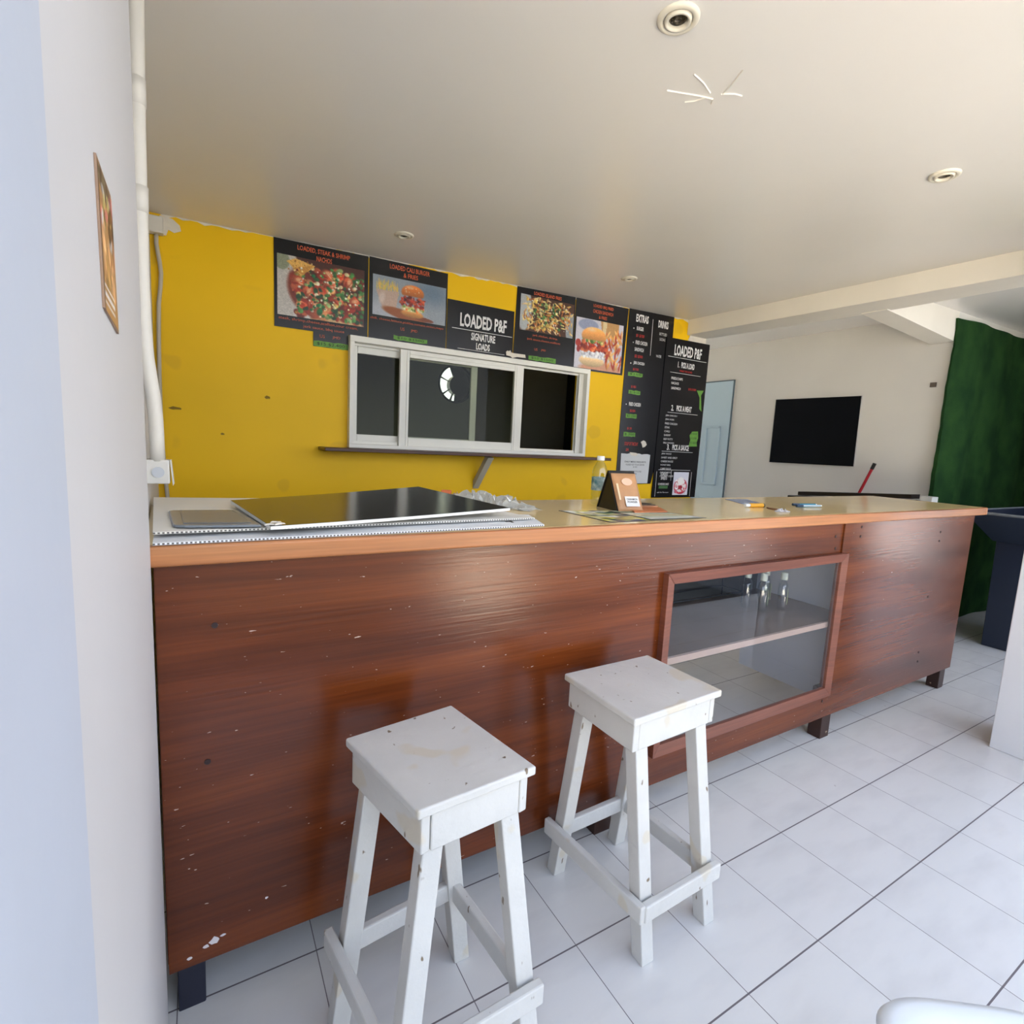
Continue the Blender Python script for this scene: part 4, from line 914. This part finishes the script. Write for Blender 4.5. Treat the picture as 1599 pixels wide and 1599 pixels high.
flat('orange_envelope', [(1.40,1.452),(1.56,1.440),(1.64,1.560),(1.49,1.585)], ZT+0.003, ZT+0.006, mat('orange_envelope_m', (202,120,74), 0.5), 'orange envelope lying behind the flyers', 'envelope')
flat('pink_card', [(1.47,1.59),(1.62,1.575),(1.70,1.625),(1.54,1.65)], ZT, ZT+0.003, mat('salmon_card', (206,146,112), 0.5), 'salmon card lying between the envelope and the dark card', 'card')
flat('dark_card', [(1.56,1.66),(1.70,1.64),(1.73,1.70),(1.62,1.78)], ZT, ZT+0.004, mat('dark_brown_card', (84,72,60), 0.4), 'dark brown card lying behind the brown packet', 'card')
flat('blue_leaflet', [(2.275,1.630),(2.41,1.612),(2.55,1.80),(2.40,1.825)], ZT, ZT+0.0015, mat('blue_leaflet_m', (134,146,172), 0.4), 'pale blue leaflet near the back edge of the counter top', 'leaflet')
# yellow lighter, small packet, pens
t = thing('lighter', 'yellow lighter lying on the counter near the blue leaflet', 'lighter', (2.20,1.51,ZT))
bm = B(); tube(bm, [(2.172,1.518,ZT+0.010),(2.250,1.505,ZT+0.010)], 0.010, 12); obj('lighter_body', bm, mat('yellow_plastic', (222,160,30), 0.3), t, smooth=False)
bm = B(); tube(bm, [(2.146,1.522,ZT+0.010),(2.172,1.518,ZT+0.010)], 0.008, 12); obj('lighter_head', bm, M_WHITEPL, t)
bm = B(); tube(bm, [(2.2505,1.505,ZT+0.010),(2.256,1.504,ZT+0.010)], 0.010, 12); obj('lighter_base', bm, M_BLACKP, t)
o = crumple('sweet_wrapper', 2.195, 1.372, ZT+0.0008, 0.036, 0.016, 0.016, mat('silver_wrapper', (206,206,210), 0.25, metal=0.5), None, rot=-0.3, seed=8, n=6); tag(o, 'small crumpled silver wrapper on the counter by the yellow lighter', 'wrapper')
bm = B(); tube(bm, [(2.235,1.47,ZT+0.004),(2.215,1.44,ZT+0.004),(2.21,1.405,ZT+0.004)], 0.004, 8); tag(obj('twist_tie', bm, mat('brown_tie', (120,84,60), 0.5), None), 'short brown twist lying between lighter and wrapper', 'twist tie')
def pen(a_, b_, c1, label, z):
    a_, b_ = Vector((*a_, z)), Vector((*b_, z)); t = thing('pen', label, 'pen', tuple(a_), 'pens lying on the right half of the counter')
    d = b_-a_
    bm = B(); tube(bm, [a_+d*0.25, b_], 0.0055, 10); obj('barrel', bm, c1, t, smooth=False)
    bm = B(); tube(bm, [a_, a_+d*0.26], 0.0062, 10); obj('pen_cap', bm, mat('navy_cap', (34,60,84), 0.3), t)
    bm = B(); tube(bm, [b_, b_+d*0.06], 0.004, 10); obj('tip', bm, M_WHITEPL, t)
pen((2.52,1.525), (2.67,1.50), mat('teal_plastic', (30,128,156), 0.25), 'teal ballpoint pen on the counter, back one of the pair', ZT+0.0075)
pen((2.475,1.478), (2.64,1.458), mat('pale_blue_plastic', (176,196,206), 0.25), 'pale blue and white ballpoint pen on the counter, front one of the pair', ZT+0.0075)

# ================================================================== STOOLS
def stool(label, seat, feet, zt, zs, sh):
    """seat: four corners (left, back, right, front) at height zt; feet: four outer corners on the floor; zs: footrail heights"""
    cx = sum(p[0] for p in seat)/4; cy = sum(p[1] for p in seat)/4
    t = thing('bar_stool', label, 'stool', (cx, cy, 0), 'white painted wooden bar stools')
    c2 = Vector((cx, cy, 0)); S_ = [Vector((*p, 0)) for p in seat]; F4 = [Vector((*p, 0)) for p in feet]
    fc = sum(F4, Vector())/4
    ins = lambda p, k: p + Vector((k if p.x < cx else -k, k if p.y < cy else -k, 0))
    bm = B(); hexa(bm, [p+Vector((0,0,zt-0.020)) for p in S_], [p+Vector((0,0,zt)) for p in S_]); obj('seat', bm, M_STOOL, t, bevel=0.0045, seg=3)
    ap = [ins(p, 0.012) for p in S_]
    for k in range(4):
        a_, b_ = ap[k], ap[(k+1)%4]; d = (b_-a_).normalized(); nrm = Vector((-d.y, d.x, 0))
        if nrm.dot(c2-a_) < 0: nrm = -nrm
        bm = B(); th = 0.020; e = 0.0 if k % 2 else 0.0205
        A, Bb = a_+d*e, b_-d*e
        hexa(bm, [A+Vector((0,0,zt-0.020-sh)),Bb+Vector((0,0,zt-0.020-sh)),Bb+nrm*th+Vector((0,0,zt-0.020-sh)),A+nrm*th+Vector((0,0,zt-0.020-sh))],
             [A+Vector((0,0,zt-0.0205)),Bb+Vector((0,0,zt-0.0205)),Bb+nrm*th+Vector((0,0,zt-0.0205)),A+nrm*th+Vector((0,0,zt-0.0205))])
        obj('apron_board', bm, M_STOOL, t, bevel=0.003)
    LW = 0.042; legs = []
    for k in range(4):
        top = ins(S_[k], 0.034+LW/2-0.002); bot = F4[k] + Vector((LW/2 if F4[k].x < fc.x else -LW/2, LW/2 if F4[k].y < fc.y else -LW/2, 0))
        top.z = zt-0.021; bot.z = 0.0; legs.append((bot, top))
        bm = B(); beam(bm, bot, top, LW, LW); obj('leg', bm, M_STOOL, t, bevel=0.003)
    def on(k, z): b_, a_ = legs[k]; return b_.lerp(a_, z/(zt-0.021))
    # footrails: left (0-3), front (3-2) nailed outside; back (0-1) and right (1-2) between the legs
    def rail(k, j, z, out, ext, hh=0.048, th=0.021):
        p, q = on(k, z), on(j, z); d = (q-p); d.z = 0; d.normalize(); nrm = Vector((-d.y, d.x, 0))
        if nrm.dot(Vector((fc.x, fc.y, 0))-Vector((p.x, p.y, 0))) > 0: nrm = -nrm
        o_ = nrm*(LW/2+0.004) if out else nrm*(-0.002)
        A = p+o_-d*ext; Z = q+o_+d*ext
        bm = B()
        if out: bt = [A, Z, Z+nrm*th, A+nrm*th]
        else: bt = [A-nrm*th/2, Z-nrm*th/2, Z+nrm*th/2, A+nrm*th/2]
        hexa(bm, [Vector((v.x,v.y,z-hh/2)) for v in bt], [Vector((v.x,v.y,z+hh/2)) for v in bt]); obj('footrail', bm, M_STOOL, t, bevel=0.004)
    rail(0, 3, zs, True, 0.040); rail(3, 2, zs, True, 0.028); rail(0, 1, zs, False, -0.016); rail(1, 2, zs, False, -0.016)
    return t
stool('white wooden bar stool nearer the camera, at the left, with a worn stained seat',
      [(0.262,1.105),(0.532,1.143),(0.587,0.833),(0.322,0.814)], [(0.225,1.10),(0.584,1.125),(0.600,0.755),(0.250,0.755)], 0.69, 0.215, 0.082)
stool('white wooden bar stool farther right, standing in front of the display glass',
      [(0.906,1.174),(1.242,1.177),(1.256,0.899),(0.909,0.883)], [(0.935,1.238),(1.240,1.248),(1.262,0.850),(0.972,0.845)], 0.69, 0.165, 0.078)

# white plastic stool in the near right corner
t = thing('plastic_stool', 'white plastic stool with a round dished seat at the bottom right corner', 'stool', (1.10,0.12,0))
ang = -0.62; c_, s_ = math.cos(ang), math.sin(ang); cx, cy = 1.000, 0.125
bm = B()
prof = [(0.150,0.405),(0.172,0.415),(0.176,0.432),(0.170,0.445),(0.156,0.450),(0.108,0.449),(0.100,0.441),(0.05,0.438),(0.0,0.437)]
lathe(bm, prof, cx, cy, 0, 64, 1, 1, ang, power=0.5)
obj('seat', bm, M_WHITEPL, t, smooth=True)
for (sx, sy) in ((-1,-1),(1,-1),(1,1),(-1,1)):
    bm = B(); a_ = Vector((cx+(sx*0.165)*c_-(sy*0.165)*s_, cy+(sx*0.165)*s_+(sy*0.165)*c_, 0)); b_ = Vector((cx+(sx*0.125)*c_-(sy*0.125)*s_, cy+(sx*0.125)*s_+(sy*0.125)*c_, 0.42))
    beam(bm, a_, b_, 0.05, 0.05); obj('leg', bm, M_WHITEPL, t, bevel=0.008)

# ================================================================== BACK ROOM
t = thing('wall_screen', 'flat black television screen on the grey-white wall behind the counter', 'television', (4.985,2.905,1.29))
bm = B(); hexa(bm, [(4.980,2.503,1.296),(4.998,2.503,1.296),(4.998,3.316,1.290),(4.980,3.316,1.290)], [(4.980,2.512,1.912),(4.998,2.512,1.912),(4.998,3.318,1.916),(4.980,3.318,1.916)])
obj('casing', bm, mat('pale_casing', (190,188,182), 0.5), t, bevel=0.001)
bm = B(); hexa(bm, [(4.974,2.503,1.298),(4.9798,2.503,1.298),(4.9798,3.306,1.292),(4.974,3.306,1.292)], [(4.974,2.512,1.911),(4.9798,2.512,1.911),(4.9798,3.308,1.913),(4.974,3.308,1.913)])
obj('screen', bm, M_SCREEN, t)
bm = B(); box(bm, 4.988, 5.0, 1.98, 2.02, 1.955, 1.99); tag(obj('wall_socket_plate', bm, mat('brown_plate', (110,100,90), 0.5), None), 'small brown plate on the grey-white wall left of the turf', 'wall plate')
# black table with plank, white box, red broom handle
t = thing('side_table', 'black low table against the grey-white wall behind the counter', 'table', (4.72,2.3,0))
bm = B(); box(bm, 4.5, 4.92, 1.72, 2.78, 0.985, 1.015); obj('tabletop', bm, M_BLACKP, t, bevel=0.003)
for (x, y) in ((4.53,1.76),(4.53,2.74),(4.89,1.76),(4.89,2.74)):
    bm = B(); box(bm, x-0.02, x+0.02, y-0.02, y+0.02, 0, 0.985); obj('leg', bm, M_BLACKP, t)
bm = B(); hexa(bm, [(4.62,1.885,1.085),(4.76,1.885,1.085),(4.76,2.76,1.018),(4.62,2.76,1.018)], [(4.62,1.885,1.118),(4.76,1.885,1.118),(4.76,2.76,1.050),(4.62,2.76,1.050)])
tag(obj('black_plank', bm, mat('black_plank_m', (38,32,30), 0.4), None), 'black plank lying tilted on the low table behind the counter', 'plank')
bm = B(); box(bm, 4.63, 4.75, 1.89, 1.96, 1.016, 1.074); tag(obj('wood_block', bm, M_BLACKP, None), 'black block propping up the near end of the plank', 'block')
bm = B(); box(bm, 4.64, 4.74, 1.758, 1.835, 1.015, 1.112); tag(obj('white_box', bm, mat('white_box_m', (206,206,200), 0.5), None, bevel=0.003), 'small white box at the turf end of the low table behind the counter', 'box')
t = thing('broom_handle', 'red pole with a black end leaning behind the black plank', 'pole', (4.94,2.90,0))
pa, pb = Vector((4.945,2.78,0.012)), Vector((4.945,2.335,1.285)); pc = Vector((4.945,2.318,1.335))
bm = B(); tube(bm, [pa, pb], 0.0115, 12); obj('pole', bm, M_STICK, t, smooth=False)
bm = B(); tube(bm, [pb, pc], 0.0145, 12); obj('end_cap', bm, M_BLACKP, t)
# turf
rr = random.Random(5); n = 40; bm = B()
Lft = []
for i in range(n+1):
    z = 0.01+(2.43-0.01)*i/n
    x = 4.955 - 0.02*math.sin(PI*z/2.4) + 0.008*math.sin(z*9) + rr.uniform(-0.006,0.006)
    Lft.append((x, z))
Lft[-1] = (4.945, 2.455)
nx = 60
X1 = 8.8
g = {}
for i in range(n+1):
    for j in range(nx+1):
        x = Lft[i][0]+(X1-Lft[i][0])*j/nx; z = Lft[i][1] + (i/n)*0.024*(x-5)
        y = 1.868 - 0.012*math.sin(x*5.1+0.8*math.sin(z*2)) - 0.01*math.sin(x*11)
        g[i,j] = bm.verts.new((x, y, z))
gb = {}
for i in range(n+1):
    for j in range(nx+1):
        v = g[i,j].co; gb[i,j] = bm.verts.new((v.x, 1.897, v.z))
for i in range(n):
    for j in range(nx):
        bm.faces.new((g[i,j],g[i,j+1],g[i+1,j+1],g[i+1,j])); bm.faces.new((gb[i,j],gb[i+1,j],gb[i+1,j+1],gb[i,j+1]))
for i in range(n):
    bm.faces.new((g[i,0],g[i+1,0],gb[i+1,0],gb[i,0])); bm.faces.new((g[i,nx],gb[i,nx],gb[i+1,nx],g[i+1,nx]))
for j in range(nx):
    bm.faces.new((g[0,j],gb[0,j],gb[0,j+1],g[0,j+1])); bm.faces.new((g[n,j],g[n,j+1],gb[n,j+1],gb[n,j]))
tag(obj('artificial_turf', bm, M_TURF, None, smooth=False), 'dark green artificial turf hung over the wall at the right behind the counter', 'turf')
# dark trough at the right edge
t = thing('trough', 'dark blue-black trough with a worn pale rim at the right edge beyond the counter', 'trough', (5.25,1.35,0))
tp_ = [(4.60,1.20,1.04),(5.95,1.20,1.04),(5.95,1.55,1.04),(4.60,1.55,1.04)]; bt_ = [(4.98,1.27,0.82),(5.60,1.27,0.82),(5.60,1.48,0.82),(4.98,1.48,0.82)]
bm = B(); inn = [(4.63,1.215,1.041),(5.92,1.215,1.041),(5.92,1.535,1.041),(4.63,1.535,1.041)]; inb = [(5.0,1.285,0.835),(5.58,1.285,0.835),(5.58,1.465,0.835),(5.0,1.465,0.835)]
V = [[bm.verts.new(p) for p in r] for r in (bt_, tp_, inn, inb)]
for a, b_ in zip(V, V[1:]):
    for k in range(4): bm.faces.new((a[k], a[(k+1)%4], b_[(k+1)%4], b_[k]))
bm.faces.new(V[0][::-1]); bm.faces.new(V[3])
obj('basin', bm, M_BLUEBLK, t)
bm = B(); tube(bm, tp_+[tp_[0]], 0.009, 8)
rim_m = mat('worn_grey_rim', (120,124,128), 0.6, noise=0.3, nscale=20); obj('rim', bm, rim_m, t)
bm = B(); tube(bm, [bt_[0], tp_[0]], 0.008, 8); obj('corner_rib', bm, rim_m, t)
bm = B(); hexa(bm, [(5.13,1.26,0),(5.70,1.26,0),(5.70,1.49,0),(5.13,1.49,0)], [(5.0,1.285,0.821),(5.58,1.285,0.821),(5.58,1.465,0.821),(5.0,1.465,0.821)]); obj('pedestal', bm, M_BLUEBLK, t, bevel=0.004)

for o in bpy.data.objects:
    if '_w' in o: del o['_w']
